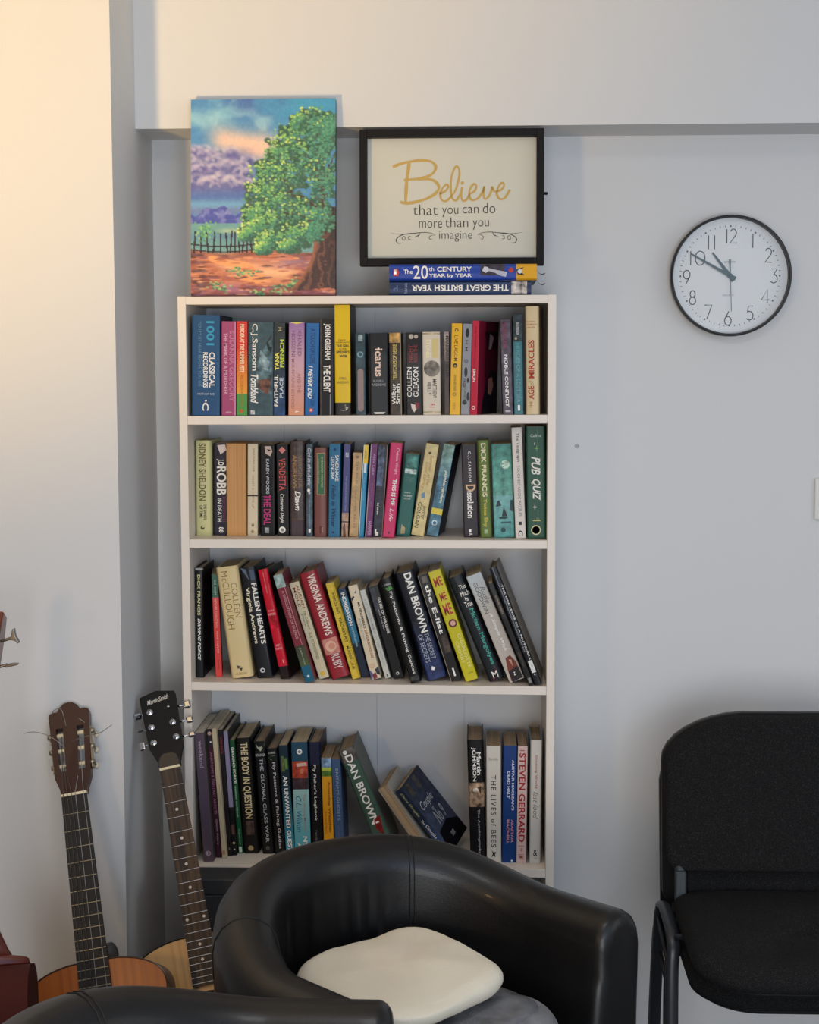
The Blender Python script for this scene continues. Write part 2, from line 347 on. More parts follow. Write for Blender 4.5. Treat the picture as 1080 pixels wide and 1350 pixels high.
B(1, (469.6,549), (468.4,439.2), 12.8, .115, 'p', '#2c4650', 'slim teal paperback with a grey pink label on its spine', [RC(.47,.92,.2,.8,'#8f7a78'), DS(.47,.5,.3,'#8f7a78'), DS(.92,.5,.3,'#8f7a78'), RC(.02,.1,.3,.75,'#8fa0a4',None,.5), DS(.26,.5,.32,'#6d98a2',.9), DS(.26,.5,.16,'#2c4650',.5)], mot=.5)
B(1, (488.3,549.5), (486.8,439.2), 23.8, .11, 'p', '#15181d', 'plain black paperback with pale jumbled letters at its middle', [T('icarus',.19,.53,.3,.72,'#e8c8b4','b'), RC(.18,.2,.45,.55,Wt), T('RUSSELL',.57,.6,.2,.78,'#9a9ea2','h'), T('ANDREWS',.615,.645,.1,.88,'#9a9ea2','h'), PL([(.965,.2),(.985,.25),(.985,.75),(.965,.85)],Wt)])
B(1, (514.6,549.5), (513,439), 15.4, .11, 'p', '#3e3226', 'brown paperback with gold lettering reading upwards beside the black paperback', [RC(0,.12,0,.9,'#b08a50',None,.7), T('TERRITORIES OF DESIRE',.14,.57,.3,.62,'#d8c46a','u'), T('Wilbur',.62,.87,.15,.5,Wt,'u'), T('Smith',.62,.87,.52,.85,Wt,'u'), RC(0,1,.92,1,'#a89a80')], mot=.6)
B(1, (535.6,549.3), (534.7,438.5), 21.2, .11, 'p', '#151112', 'black novel with red and white lettering reading upwards', [DS(.05,.35,.15,'#b8b0a4'), DS(.05,.65,.12,'#b8b0a4'), T('RISES THE',.15,.36,.5,.72,'#9a2c30','u'), T('NIGHT',.15,.36,.2,.42,'#9a2c30','u'), T('COLLEEN',.42,.78,.08,.36,Wt,'u'), T('GLEASON',.42,.78,.46,.78,Wt,'u'), PL([(.86,.3),(.88,.6),(.93,.65),(.97,.5),(.92,.35)],'#e0cfc4'), PL([(.84,.55),(.86,.85),(.93,.8),(.92,.6)],'#7c2430')])
B(1, (558.2,549.3), (557,438), 23.0, .11, 'p', '#d8ccba', 'beige paperback with a grey stone disc on the spine', [RC(.01,.03,0,1,'#b0a184',None,.5), RC(.955,.98,0,1,'#b0a184',None,.5), RC(.08,.31,.55,.9,'#d6c486'), T('STONES',.09,.31,.2,.46,'#f2e8b8','b'), DS(.44,.52,.46,'#7c7468',.8), T('MATTHEW',.57,.8,.55,.78,'#4a4038'), T('REILLY',.61,.76,.26,.46,'#4a4038'), T('R J',.865,.91,.35,.65,'#c0342c')])
B(1, (586.3,549), (585.5,437.5), 6.2, .11, 'p', '#4c3e3a', 'thin dark brown paperback pressed against the yellow lagom paperback', [RC(0,.35,0,1,'#a89a94','#6a5850',.4), T('MANDASUE HELLER',.05,.55,.35,.95,'#20181a','b')], mot=.3)
B(1, (592.9,549), (595.9,426.7), 13.6, .115, 'p', '#eab425', 'yellow paperback with small black symbols leaning slightly, beside a grey spine', [T('C',.055,.09,.3,.65,Bk,'b'), T('LIVE LAGOM',.13,.41,.28,.62,'#6b5212'), DS(.46,.42,.22,'#2a2208'), DS(.465,.42,.09,'#c89a20'), T('ANNA BRONES',.56,.74,.32,.56,'#7d6114'), DS(.775,.42,.17,'#8d6f18'), DS(.775,.42,.1,'#eab425'), T('CO E',.87,.94,.3,.52,'#8d6f18')])
B(1, (607.4,548.5), (610.7,427.2), 12.0, .125, 'p', '#8f9298', 'grey paperback with dark leaf motifs between the yellow and the crimson spines', [DS(.1,.5,.2,'#1f2024',0,.05), T('H M',.18,.3,.3,.6,'#4a4c58'), DS(.41,.45,.25,'#6a6c76'), DS(.53,.45,.18,'#1f2024',0,.055), DS(.62,.7,.12,'#1f2024',0,.03), T('PAGE',.6,.7,.2,.45,'#2a2b30','b'), T('TURNED',.7,.84,.3,.55,'#4a4c52'), DS(.865,.4,.25,'#1f2b24',.8), DS(.8,.75,.14,'#1f2024',0,.05)], cov='#3a2430')
B(1, (619.8,549), (623.2,423.2), 13.4, .13, 'p', '#c8344c', 'crimson paperback turned so its dark red front cover shows', [T('Becky Albertalli',.06,.28,.35,.7,'#8c1f38','i'), T('LOVE,',.4,.5,.3,.62,'#8c1f38'), T('SIMON',.51,.65,.26,.66,Wt,'b'), DS(.925,.5,.25,Wt), DS(.925,.5,.15,'#c8344c')]+[(*d,'R') for d in (RC(0,1,.35,1,'#4a0f22'), PL([(.12,.3),(.1,.95),(.3,.95),(.3,.45)],'#220a14'), PL([(.13,.55),(.3,.5),(.3,.62),(.17,.75)],'#9a7a80'), PL([(.52,.6),(.55,.95),(1,.98),(1,.2),(.85,.25),(.7,.42)],'#191218'), PL([(.62,.5),(.6,.7),(.7,.78),(.8,.66),(.78,.5)],'#a06a5e'))], rz=-19, cov='#7a1830')
B(1, (661.6,548), (657.6,421.5), 13.6, .125, 'p', '#544a58', 'mottled purple grey novel with white capitals leaning towards the crimson paperback', [T('MALORIE BLACKMAN',.03,.3,.2,.55,'#9a3c58'), T('NOBLE CONFLICT',.37,.92,.3,.62,Wt,'b'), RC(.955,.975,.25,.75,'#b8b4b8')], mot=.6, cov='#14161c')
B(1, (678.2,547.3), (676.2,414.5), 12.0, .13, 'p', '#3a7680', 'teal novel with a dark headed spine beside the cream hardback', [RC(0,.27,0,1,'#2c3a40',None,.8), T('KATE ATKINSON',.08,.2,.35,.7,'#c8ccc8','b'), DS(.24,.3,.14,'#b8a48c'), T('HEROES OF A LOST SEA',.29,.88,.3,.72,'#6aa0a4'), RC(.905,.96,.4,.65,Wt)], mot=.25, cov='#16222a')
B(1, (693.2,546), (692.2,404), 20.0, .15, 'h', '#d8c49c', 'cream hardback with red capitals reading upwards, last on the top shelf', [T('KAREN',.135,.148,.1,.72,'#b06a4c','h'), T('THOMPSON',.16,.175,.05,.85,'#b06a4c','h'), T('WALKER',.188,.2,.15,.72,'#b06a4c','h'), T('MIRACLES',.31,.665,.22,.66,'#b33c2c','ub'), T('of',.68,.73,.25,.6,'#b8a070','ui'), T('AGE',.735,.86,.2,.64,'#b33c2c','ub'), T('THE',.88,.94,.3,.5,'#b06a4c','u')], rz=-6, cov='#8a7a60')
# ---- second shelf
B(2, (258.3,706.5), (257,581), 21.3, .15, 'h', '#c7c48e', 'pale olive hardback, first on the second shelf', [T('SIDNEY SHELDON',.03,.63,.22,.66,'#6e5f36','b'), T('THE SANDS',.66,.83,.5,.68,'#4a4438','b'), T('OF TIME',.68,.81,.25,.44,'#4a4438','b'), DS(.915,.42,.12,'#5a523c'), DS(.905,.46,.06,'#c7c48e')])
B(2, (281.8,706), (282,585), 17.4, .11, 'p', '#272536', 'dark navy thriller with bold white capitals beside the pale olive hardback', [PL([(.02,.25),(.01,.85),(.07,.95),(.12,.5)],'#e4d4d0'), T('J.D.',.17,.25,.2,.75,Wt,'b'), T('ROBB',.25,.56,.22,.95,Wt,'b'), T('IN DEATH',.6,.85,.3,.6,Wt), T('POSSESSION',.58,.85,.66,.9,'#7c3460'), T('88',.91,.97,.4,.75,Wt,'b')], mot=.5)
B(2, (299.3,707), (298.5,585), 25.3, .12, 'p', '#c79a66', 'thick paperback standing with its tan page edges outward', [], rev=True, pages='t')
B(2, (326.4,706.5), (326.6,585.5), 13.2, .11, 'p', '#d9ccb0', 'slim cream paperback with a dark band across its spine', [T('JONATHAN COE',.04,.3,.45,.7,'#9a7c4c'), T('WHAT A CARVE UP',.34,.7,.45,.65,'#b09060'), RC(.555,.57,0,1,'#3a3430'), PL([(.83,.8),(.95,.85),(.9,.9)],'#6a6050'), RC(.87,.9,.4,.65,'#8a7a5c'), DS(.955,.5,.16,'#a08a60')])
B(2, (343.9,706.5), (343.3,586), 18.5, .11, 'p', '#0f0e12', 'black paperback with a pale face and magenta lettering', [PL([(.02,.3),(.02,.75),(.08,.85),(.13,.7),(.1,.35)],'#c8b2a8'), PL([(.05,.45),(.06,.75),(.08,.6)],'#3a2a2c'), T('KAREN WOODS',.16,.54,.4,.62,'#c4ccd8'), T('THE DEAL',.55,.88,.22,.72,'#c22c7a','b'), RC(.91,.97,.3,.6,'#9aa0a8',None,.5)])
B(2, (366,706.5), (364.2,586.5), 15.4, .11, 'p', '#17181d', 'charcoal paperback with red capitals and white handwriting', [PL([(.02,.5),(.06,.2),(.1,.5),(.06,.8)],'#d8827c'), T('VENDETTA',.15,.5,.2,.76,'#d85a56'), T('Catherine Doyle',.54,.86,.2,.6,Wt,'i'), DS(.935,.42,.28,Wt), DS(.935,.42,.14,'#8a8a88')])
B(2, (382.6,707), (381.6,582.5), 19.6, .13, 'h', '#4e4140', 'dark brown hardback with gold and white lettering', [T('VIRGINIA',.14,.49,.55,.82,'#8e6f50'), T('ANDREWS',.14,.49,.2,.5,'#a8825c'), T('Dawn',.52,.73,.35,.72,Wt,'bi'), RC(.825,.83,0,1,'#8a7060'), RC(.83,1,0,1,'#4a3c44')], mot=.4)
B(2, (403.4,707.5), (403.4,585.5), 9.2, .12, 'h', '#4e5e6c', 'slim grey blue hardback between two brown books', [T('Girl in the Attic',.04,.45,.25,.75,'#d0d8e0','i'), DS(.5,.4,.22,Wt), DS(.53,.5,.15,'#c8d4dc'), T('ALISON HEWITT',.6,.9,.4,.6,'#9ab0bc'), RC(.92,.96,.4,.7,Wt,None,.5)], mot=.6)
B(2, (414,708), (414,590.8), 17.4, .12, 'h', '#7a4c47', 'brown book with a green label framed on its spine', [RC(.055,.53,.22,.83,'#a88d66'), RC(.065,.52,.27,.78,'#3f6b4d'), T('SHERLOCK HOLMES',.1,.44,.55,.68,'#c8c49a'), T('COLLECTED TALES',.12,.4,.32,.4,'#a8a884'), RC(.88,.96,.42,.62,'#5a2e2e'), RC(.89,.95,.58,.66,'#c8a08c',None,.4)])
B(2, (433,708.3), (434.2,585.5), 14.8, .12, 'p', '#2f7196', 'mid blue paperback with white name and navy script', [DS(.06,.5,.13,'#123a66'), T('SAVERNAKE',.12,.4,.55,.85,Wt), T('LEONORA',.14,.38,.18,.48,Wt), T('Hello in Winter',.44,.9,.25,.62,'#16345e','bi'), DS(.95,.4,.1,'#16345e')])
B(2, (450,708), (453.5,586), 8.8, .12, 'p', '#46487c', 'slim indigo paperback with a tan foot leaning slightly', [RC(.09,.14,.3,.75,'#c8ccdc',None,.5), T('THE GENTLE SCHOOL TERM',.34,.72,.4,.6,'#8c94c0'), RC(.74,1,0,1,'#b08e78',None,.5), RC(.83,.845,0,1,'#4a4446'), PL([(.85,.5),(.9,.2),(1,.3),(1,.7),(.92,.6)],'#6a4434')], cov='#20223c')
B(2, (460.3,707.8), (466,597.5), 12.0, .11, 'p', '#c8a678', 'worn tan paperback, shorter than the indigo one beside it', [T('THE OLD COUNTRY TALES',.1,.9,.4,.6,'#8e6c40'), DS(.05,.5,.14,'#7c5c38'), RC(0,1,.88,1,'#dcc8a0')], mot=.25)
B(2, (472.9,708.8), (479.8,587), 6.4, .12, 'p', '#2585b0', 'very thin bright blue book with a yellow top', [RC(0,.2,0,1,'#e6c43a'), T('ANCIENT',.06,.15,.25,.7,'#4c5a70'), RC(.2,.3,.3,.8,'#dceaf0'), RC(0,1,0,.14,'#d8e0d8'), T('READERS',.35,.6,.35,.65,'#5fb0d0')])
B(2, (481.4,708.5), (489.2,586), 8.8, .12, 'p', '#6c3064', 'thin purple paperback beside the very thin blue one', [RC(0,1,0,.12,'#d0b8c4'), T('Alex Lake',.1,.33,.45,.8,'#b48cc0'), T('COPYCAT',.42,.68,.3,.7,'#8c4a86'), T('HARPER',.83,.98,.35,.8,'#c8a0c4')])
B(2, (490.8,708), (498.4,587), 13.2, .12, 'p', '#262a3c', 'dark mottled night blue paperback between purple and pink spines', [RC(.02,.45,.1,.7,'#4e5c78',None,1), T('the last one',.63,.76,.3,.5,Wt,'b'), RC(.95,.99,.3,.6,Wt), RC(.92,.97,.25,.38,Wt), RC(0,1,.94,1,'#d8b8a8')], mot=.9)
B(2, (504.3,709.3), (515.2,585), 15.6, .125, 'p', '#c92a64', 'bright pink paperback with white lettering', [T('Chrissie Wright',.05,.33,.5,.78,'#eac0cc'), T('THIS IS ME',.38,.66,.45,.78,Wt,'b'), T('Life',.69,.83,.42,.72,'#f0d4da','i'), DS(.95,.5,.1,'#5a1030')], cov='#3c1424')
B(2, (522.3,707.5), (535,600), 18.4, .11, 'p', '#1f625a', 'short deep green paperback leaning against the pink one', [RC(.02,.16,.2,.9,'#3c7870',None,.9), RC(.18,.24,.1,.92,'#b8ccc4',None,1), T('CATHERINE',.28,.34,.2,.8,'#4a8078','h'), T('BARRY',.46,.48,.25,.7,'#d0d8cc','h'), T('THE SECRET',.5,.52,.2,.8,Wt,'h'), T('HISTORY',.535,.555,.25,.75,'#d0d8cc','h'), PL([(.86,.3),(.9,.6),(.97,.6),(.98,.3)],'#b0a070',.4)])
B(2, (542.2,707.3), (562.2,587), 16.8, .12, 'p', '#d6c48c', 'straw coloured paperback with brown script and a blue leaf', [DS(.1,.4,.1,'#4a3a2a'), T('Summer at the',.12,.45,.5,.75,'#b07c4c','i'), T('Little Library',.2,.5,.15,.45,'#b8864c','i'), PL([(.52,.5),(.55,.25),(.6,.35),(.58,.6)],'#6f93ac'), T('Jenny',.66,.82,.5,.85,'#6a6048','i'), T('COLGAN',.64,.92,.15,.45,'#4c4a42')], mot=.15)
B(2, (562.6,707.5), (585.6,587.5), 15.4, .125, 'p', '#577f94', 'watery blue green paperback leaning hard with a yellow band', [RC(0,.35,0,1,'#8aa89a','#6d94a0',.5), T('pumbergardens',.28,.64,.5,.85,'#e8e8d4','bi'), RC(.7,.765,.02,1,'#e0cc5c'), DS(.86,.5,.25,'#b8ccd4',.6), DS(.86,.5,.15,'#4a6e88')], mot=.5, cov='#1c2838', rz=-6)
B(2, (611.6,708.5), (608.2,587), 19.6, .13, 'p', '#231a22', 'very dark plum novel with white capitals and an ornate initial', [T('C.J. SANSOM',.07,.4,.38,.62,Wt,'w'), T('D',.43,.5,.22,.88,'#e0b890','b'), T('issolution',.5,.79,.3,.72,Wt,'b'), RC(.915,.95,.38,.52,Wt,None,.3), T('A',.955,.98,.35,.6,Wt)])
B(2, (633.7,709), (629,581), 15.3, .14, 'h', '#657a3c', 'olive green hardback with bold pale capitals', [T('DICK FRANCIS',.03,.58,.3,.72,'#e6dcb4','b'), T('Twice Shy',.6,.89,.28,.66,'#c9b83c','b'), RC(.92,.96,.35,.65,'#9cae80',None,.5)], cov='#4c5c30')
B(2, (652,709), (647.8,586), 26.6, .13, 'p', '#4a968c', 'wide sea green paperback with dark sailing boats', [RC(0,.55,0,1,'#3d8478','#66a898',.4), RC(.55,1,0,1,'#79b2b0','#4a9694',.3), DS(.22,.65,.22,'#bcd8c4',.6), T('NINE TWELVE',.09,.3,.35,.5,'#4a8a80'), T('A NOVEL OF IRELAND',.2,.56,.45,.6,'#2f6c66'), PL([(.61,.2),(.6,.3),(.66,.4),(.67,.12)],'#1e3238'), PL([(.68,.5),(.73,.62),(.775,.68),(.775,.4)],'#17262c'), PL([(.78,.25),(.785,.72),(.8,.6),(.8,.3)],'#17262c'), PL([(.6,.85),(.6,.98),(.73,.98),(.71,.8)],'#2a444a'), RC(.83,.85,.35,.85,'#2c5c60'), DS(.92,.45,.12,'#123c40')])
B(2, (680.1,710), (674.4,564), 13.4, .14, 'p', '#dcd5cd', 'tall off white puzzle book beside the bottle green one', [T('The Telegraph',.05,.31,.35,.72,'#2a2826'), T('TOUGHEST LOGIC PUZZLES',.34,.8,.4,.66,'#6a6662'), T('1',.85,.88,.35,.65,Bk,'h'), T('C',.93,.98,.28,.72,Bk,'b')])
B(2, (695.6,710), (693.9,562.5), 25.2, .14, 'p', '#1d5340', 'tall bottle green book with gold stars, last on the second shelf', [T('Collins',.07,.095,.22,.8,'#cfd8cc','h'), RC(0,.86,.585,.6,'#4a8c5a'), PL([(.14,.45),(.155,.48),(.17,.45),(.155,.42)],Wt), PL([(.165,.55),(.19,.575),(.195,.72),(.2,.575),(.225,.55),(.2,.53),(.195,.38),(.19,.53)],'#7ab04c'), T('PUB',.27,.43,.25,.74,Wt,'bi'), T('QUIZ',.47,.66,.24,.74,Wt,'bi'), PL([(.69,.42),(.715,.445),(.72,.58),(.725,.445),(.75,.42),(.725,.4),(.72,.3),(.715,.4)],Wt), RC(.838,.845,.3,.74,'#d8cf70'), RC(.82,.838,.4,.41,'#d8cf70'), RC(.81,.838,.52,.53,'#d8cf70'), RC(.82,.838,.64,.65,'#d8cf70'), DS(.925,.47,.27,'#d8d8a8'), DS(.925,.47,.21,'#2c4a34'), T('?',.9,.95,.38,.56,'#e8e4c4','hb')])
# ---- third shelf
B(3, (258,893.5), (256.7,749), 16.3, .15, 'h', '#0c0d13', 'black hardback with gold and white lettering, first on the third shelf', [T('DICK FRANCIS',.06,.43,.3,.66,'#d6cf94','b'), T('DRIVING FORCE',.46,.84,.32,.66,Wt,'bi'), RC(0,.02,0,1,'#9a9a9a',None,.6)])
B(3, (282.5,892.7), (276.6,757.5), 8.6, .12, 'p', '#d83c3a', 'slim red paperback with a green top beside the black hardback', [RC(0,.225,0,1,'#1f5a46'), T('THE NIGHT',.05,.2,.35,.6,'#b8ccc0'), T('BEFORE CHRISTMAS',.24,.52,.3,.62,'#e8a49c'), T('ALICE TAYLOR',.55,.77,.4,.65,'#f0c0b8'), T('BRANDON',.83,.92,.4,.6,'#8c2420')], cov='#8c1420', rz=8)
B(3, (305.5,895), (284.3,749), 28.6, .16, 'h', '#d9c593', 'thick cream hardback with thin brown capitals', [T('COLLEEN',.15,.46,.58,.85,'#7c5c30','t'), T('McCULLOUGH',.04,.56,.2,.5,'#7c5c30','t'), PL([(.885,.3),(.9,.5),(.92,.35)],'#4a4034'), PL([(.91,.4),(.915,.58),(.945,.5)],'#4a4034'), T('HARROW',.955,.975,.2,.75,'#a08450','h')])
B(3, (339,894.5), (314.6,749.5), 22.4, .16, 'h', '#0c1019', 'thick black hardback with bold white capitals and shiny jacket', [T('FALLEN HEARTS',.15,.7,.58,.88,Wt,'b'), T('Virginia Andrews',.18,.69,.16,.44,'#ece4c8','b'), DS(.935,.4,.14,'#c8ccd0'), DS(.935,.42,.07,'#0c1019'), PL([(0,.1),(.12,.5),(.02,.4)],'#5a6a80'), RC(.03,.12,.6,.85,'#4a5a72')])
B(3, (370,895.5), (338.8,752.5), 19.4, .15, 'h', '#cf1230', 'bright scarlet hardback with a black foot', [RC(.89,1,0,1,'#1c1014'), T('PINS AND NEEDLES',.03,.22,.45,.55,'#f0a8b0'), T('THE CASE OF',.37,.385,.2,.8,'#f4b8bc','h'), T('ADVENTURERS',.4,.42,.1,.9,'#f4c4c4','h'), RC(.42,.54,.2,.85,'#b80c2c',None,.9), T('HARDY',.685,.705,.25,.7,'#f4c4c4','h'), T('FARNOL',.715,.735,.15,.85,'#f4c4c4','h'), T('1',.83,.86,.6,.66,'#f0d0c0','h')], cov='#191014', rz=-6)
B(3, (402.3,901), (359.3,759.5), 12.4, .13, 'p', '#7a2434', 'maroon paperback fading to teal at its foot, standing forward', [RC(0,.12,0,1,'#93aca8',None,.6), RC(.66,.85,0,1,'#3a3a2a','#4a5a38',.3), RC(.85,1,0,1,'#14607c'), T('A DISSOLUTION OF SILENCE',.15,.6,.4,.66,'#c89aa0'), T('JUDITH ROSE',.68,.84,.4,.6,'#a8b098'), DS(.945,.5,.14,'#c4d8e0'), RC(.12,.66,.82,.86,'#d0a0a4')])
B(3, (421.4,896), (381.2,770), 13.0, .12, 'p', '#cfc6a6', 'cream diary paperback with red brown capitals and a yellow dot', [T('ADRIAN',.03,.27,.55,.85,'#8c3a30'), T('MOLE',.05,.25,.2,.48,'#8c3a30'), T('The Collected',.3,.49,.5,.75,'#5c6048','i'), T('Diary',.32,.46,.2,.42,'#5c6048','i'), T('SUE TOWNSEND',.52,.8,.35,.66,'#7a7658'), DS(.95,.5,.24,'#dcb83c')])
B(3, (437.6,896.5), (393.6,757.8), 24.2, .16, 'h', '#93212e', 'deep red hardback with tall white capitals and a small portrait', [T('VIRGINIA ANDREWS',.03,.6,.4,.82,'#ecdcd0','b'), RC(.63,.775,.1,.94,'#c88478',None,.4), DS(.705,.5,.3,'#e2b49c'), DS(.705,.56,.18,'#d09078'), T('RUBY',.78,.92,.34,.8,'#d8c4c0','b')], cov='#7c1c2a')
B(3, (465,896), (429.2,770), 10.6, .12, 'p', '#d6ba3c', 'slim yellow paperback with dark stencilled lettering', [T('WORLD\'S END',.1,.32,.4,.75,'#3a3214','b'), T('TEACHER\'S PET',.36,.62,.4,.75,'#3a3214','b'), T('MURDER CLUB',.66,.9,.35,.7,'#4a4018'), RC(0,1,.82,.92,'#b89a28')], mot=.1)
B(3, (477.3,893.5), (445.2,777), 10.2, .12, 'p', '#1f3c5c', 'narrow blue crime paperback with white capitals', [RC(.1,.65,0,1,'#3a7ca4','#1d6c94'), RC(.62,1,0,1,'#1b2840'), T('INDRIDASON',.05,.42,.25,.72,Wt,'b'), T('HYPOTHERMIA',.44,.66,.35,.62,'#a8d0e0')])
B(3, (490,896.5), (458.8,773.5), 13.0, .12, 'p', '#dccdb0', 'cream paperback with hexagons of dark blue at both ends', [PL([(0,0),(0,1),(.12,1),(.08,.5),(.14,0)],'#44507c'), PL([(.08,.0),(.12,.4),(.16,.05)],'#20283c'), T('MR PENUMBRA\'S',.18,.46,.52,.78,'#2c2c34','b'), T('24-HOUR BOOKSTORE',.48,.78,.52,.78,'#9a5c3c','b'), T('ROBIN SLOAN',.35,.58,.2,.4,'#8c98a8'), DS(.86,.45,.3,'#d8b89c'), PL([(.88,0),(.94,.3),(1,.1),(1,0)],'#5a6090'), PL([(.9,.6),(.88,1),(.97,1),(.95,.7)],'#1c2034'), PL([(.95,.2),(.93,.6),(.99,.7),(1,.25)],'#7c3440')])
B(3, (508.3,895), (474.4,779), 7.2, .12, 'p', '#cfd0c8', 'thin pale grey paperback with faint lettering', [T('A DRUG-DEALING MEMOIR',.1,.5,.3,.7,'#9a9c98'), T('IN TEN WORDS',.52,.86,.3,.7,'#a8aaa4'), PL([(.95,.4),(.97,.7),(.98,.4)],Bk)])
B(3, (519.5,895.5), (485.2,774.5), 13.6, .13, 'p', '#0e0f12', 'black paperback with small white bold title', [T('GATES OF PARADISE',.13,.52,.6,.84,Wt,'b'), T('Virginia Andrews',.2,.48,.3,.5,'#b8bcc8'), DS(.95,.5,.15,'#d8d8d8'), DS(.95,.5,.07,'#0e0f12'), RC(.02,.25,.1,.55,'#2c3444',None,.5)])
B(3, (541.8,901.5), (501.2,764.5), 14.0, .14, 'h', '#0b0b0d', 'black fly fishing hardback standing forward of its neighbours', [T('LOMAX',.05,.07,.2,.85,'#c8c8c8','h'), PL([(.09,.2),(.08,.8),(.11,.9),(.12,.4)],'#4c8a44',.4), T('Fly Patterns & Fishing Guides',.13,.92,.42,.74,Wt), RC(.94,.98,.1,.9,'#3a3a3a',None,1)])
B(3, (563.5,898.5), (519.8,757.5), 26.0, .16, 'h', '#121622', 'thick dark navy hardback with large white capitals on the third shelf', [RC(.45,1,0,1,'#121622','#2a3866',.5), T('DAN BROWN',.02,.57,.44,.82,Wt,'b'), T('THE SECRET',.58,.82,.55,.78,'#a8aec0'), T('OF SECRETS',.58,.84,.22,.46,'#a8aec0'), PL([(.88,.45),(.9,.6),(.92,.5),(.91,.38)],Wt), PL([(.36,.8),(.4,.98),(.5,.9),(.44,.86)],'#5a6474',.5)])
B(3, (595,899), (550.5,759.5), 13.8, .14, 'p', '#141011', 'black paperback with white typewriter lettering', [T('the E-list',.1,.56,.35,.78,Wt,'b'), RC(.58,.74,.3,.9,'#4a3c34',None,1), RC(.885,.96,.45,.62,Wt), RC(0,1,0,.05,'#c8beb0'), RC(.02,.08,.3,.8,'#5c5450',None,.6)])
B(3, (614.5,899.5), (564.3,755.3), 16.6, .14, 'p', '#c8bf1e', 'acid yellow paperback with red lettering and a tiny portrait', [T('ME',.06,.14,.2,.85,'#b4322a','hb'), T('ME',.2,.27,.25,.8,'#b4322a','hb'), T('ME',.3,.4,.2,.88,'#b4322a','hb'), DS(.48,.55,.34,'#6a3a34'), DS(.48,.56,.2,'#dcaa98'), T('CHARLOTTE',.58,.89,.58,.84,'#e6e094'), T('CROSBY',.64,.84,.22,.46,'#e6e094'), RC(.93,.935,.4,.8,'#8a8414')], pages='w')
B(3, (645.5,899.5), (590.3,763.5), 20.6, .15, 'h', '#0f181e', 'dark petrol hardback with white and turquoise lettering', [T('This',.09,.13,.45,.9,Wt,'h'), T('Much',.15,.195,.38,.95,Wt,'h'), T('Is',.21,.245,.55,.75,Wt,'h'), T('True',.25,.3,.4,.9,Wt,'h'), T('Miriam Margolyes',.32,.86,.48,.82,'#3aa496','b'), PL([(.83,.98),(.9,.7),(.99,.05),(1,.3),(.92,.98)],'#6a1c34'), T('M',.92,.98,.35,.7,Wt,'h')])
B(3, (672.5,901), (614.9,761.5), 20.2, .14, 'p', '#c4bcb2', 'pale grey paperback with a red haired woman at its foot', [RC(0,.35,0,1,'#b6c0c6','#c0bab0'), T('Rosie',.12,.28,.55,.85,'#6c6a68','i'), T('GOODWIN',.07,.36,.24,.5,'#5a5856'), T('A Simple Wish',.36,.72,.42,.68,Wt,'bi'), PL([(.78,.35),(.77,.7),(.84,.9),(.98,.95),(.99,.15),(.88,.2)],'#7c3c2c',.3), PL([(.8,.5),(.81,.68),(.87,.6)],'#c89880'), PL([(.9,.2),(.88,.9),(.99,.95),(1,.2)],'#241c1e'), T('Z',.92,.95,.45,.6,Wt,'hb')])
B(3, (698.2,904.3), (643.8,770), 6.2, .13, 'p', '#141214', 'thin black paperback squeezed beside the shiny library hardback', [T('SOPHIA WREN',.12,.3,.3,.75,'#a08c6c'), T('KNIGHTFALL',.68,.82,.35,.7,'#6a5a48'), RC(.93,.98,.2,.8,'#7a7a78',None,.8)])
B(3, (705,904), (645,750.5), 16.6, .16, 'h', '#14161c', 'shiny black library hardback with a white shelf label, last on the third shelf', [T('THE UNIVERSE IN A NUTSHELL',.15,.8,.62,.82,Wt), T('STEPHEN HAWKING',.28,.72,.3,.5,'#9aa0ac'), RC(.8,.9,.3,.85,'#e4e6e4'), T('523',.83,.85,.5,.7,'#6a6a6a','h'), PL([(.905,.5),(.92,.62),(.925,.48)],Wt), RC(0,.6,.35,.5,'#5a6474')], cov='#8a857e', rz=-3)
# ---- lowest shelf in view
B(4, (269,1136.3), (255.8,967), 13.2, .20, 'p', '#574858', 'tall dusty purple magazine binder, first on the lowest shelf', [T('weekend',.06,.27,.35,.75,'#a99aae'), DS(.935,.5,.26,'#a99aae'), DS(.935,.5,.17,'#574858'), RC(.92,.945,.3,.5,'#a99aae')], cov='#3c4038', pages='w')
B(4, (285.2,1131), (272,961.5), 7.4, .20, 'p', '#43192c', 'thin maroon art book with a speckled top', [RC(0,.14,0,1,'#2c2228'), DS(.035,.5,.35,'#b89a88',.5), DS(.1,.6,.15,Wt), T('ANATOMY & FANTASY ARTISTS',.18,.66,.3,.75,'#a07088'), T('Glenn Fabry',.7,.9,.35,.7,'#c8b0b8')], pages='w')
B(4, (293.2,1132), (279.2,961), 7.3, .20, 'p', '#c4b596', 'thin cream art book standing forward of its neighbours', [T('THE LIFE DRAWING',.1,.35,.4,.65,'#d8ceb4'), T('Drawing Fantasy',.43,.58,.55,.8,'#6a5c48'), RC(.94,.97,.2,.8,'#b0785c',None,.3)], pages='w')
B(4, (300.7,1128.5), (287.2,962.5), 6.6, .20, 'p', '#181216', 'thin black art book with crimson letters at its top', [T('VINES',.05,.19,.3,.75,'#8c2c48'), T('6',.93,.95,.3,.6,'#888888','h')], pages='w')
B(4, (306.9,1128), (294.5,964.5), 6.6, .20, 'p', '#141214', 'thin book with a lilac upper spine and black foot', [RC(0,.61,0,1,'#8a84a6'), RC(.75,.83,.2,.9,'#6a4440',None,.4), DS(.9,.5,.3,'#c8b078',.3), DS(.95,.55,.18,'#c8c8b8')], pages='w')
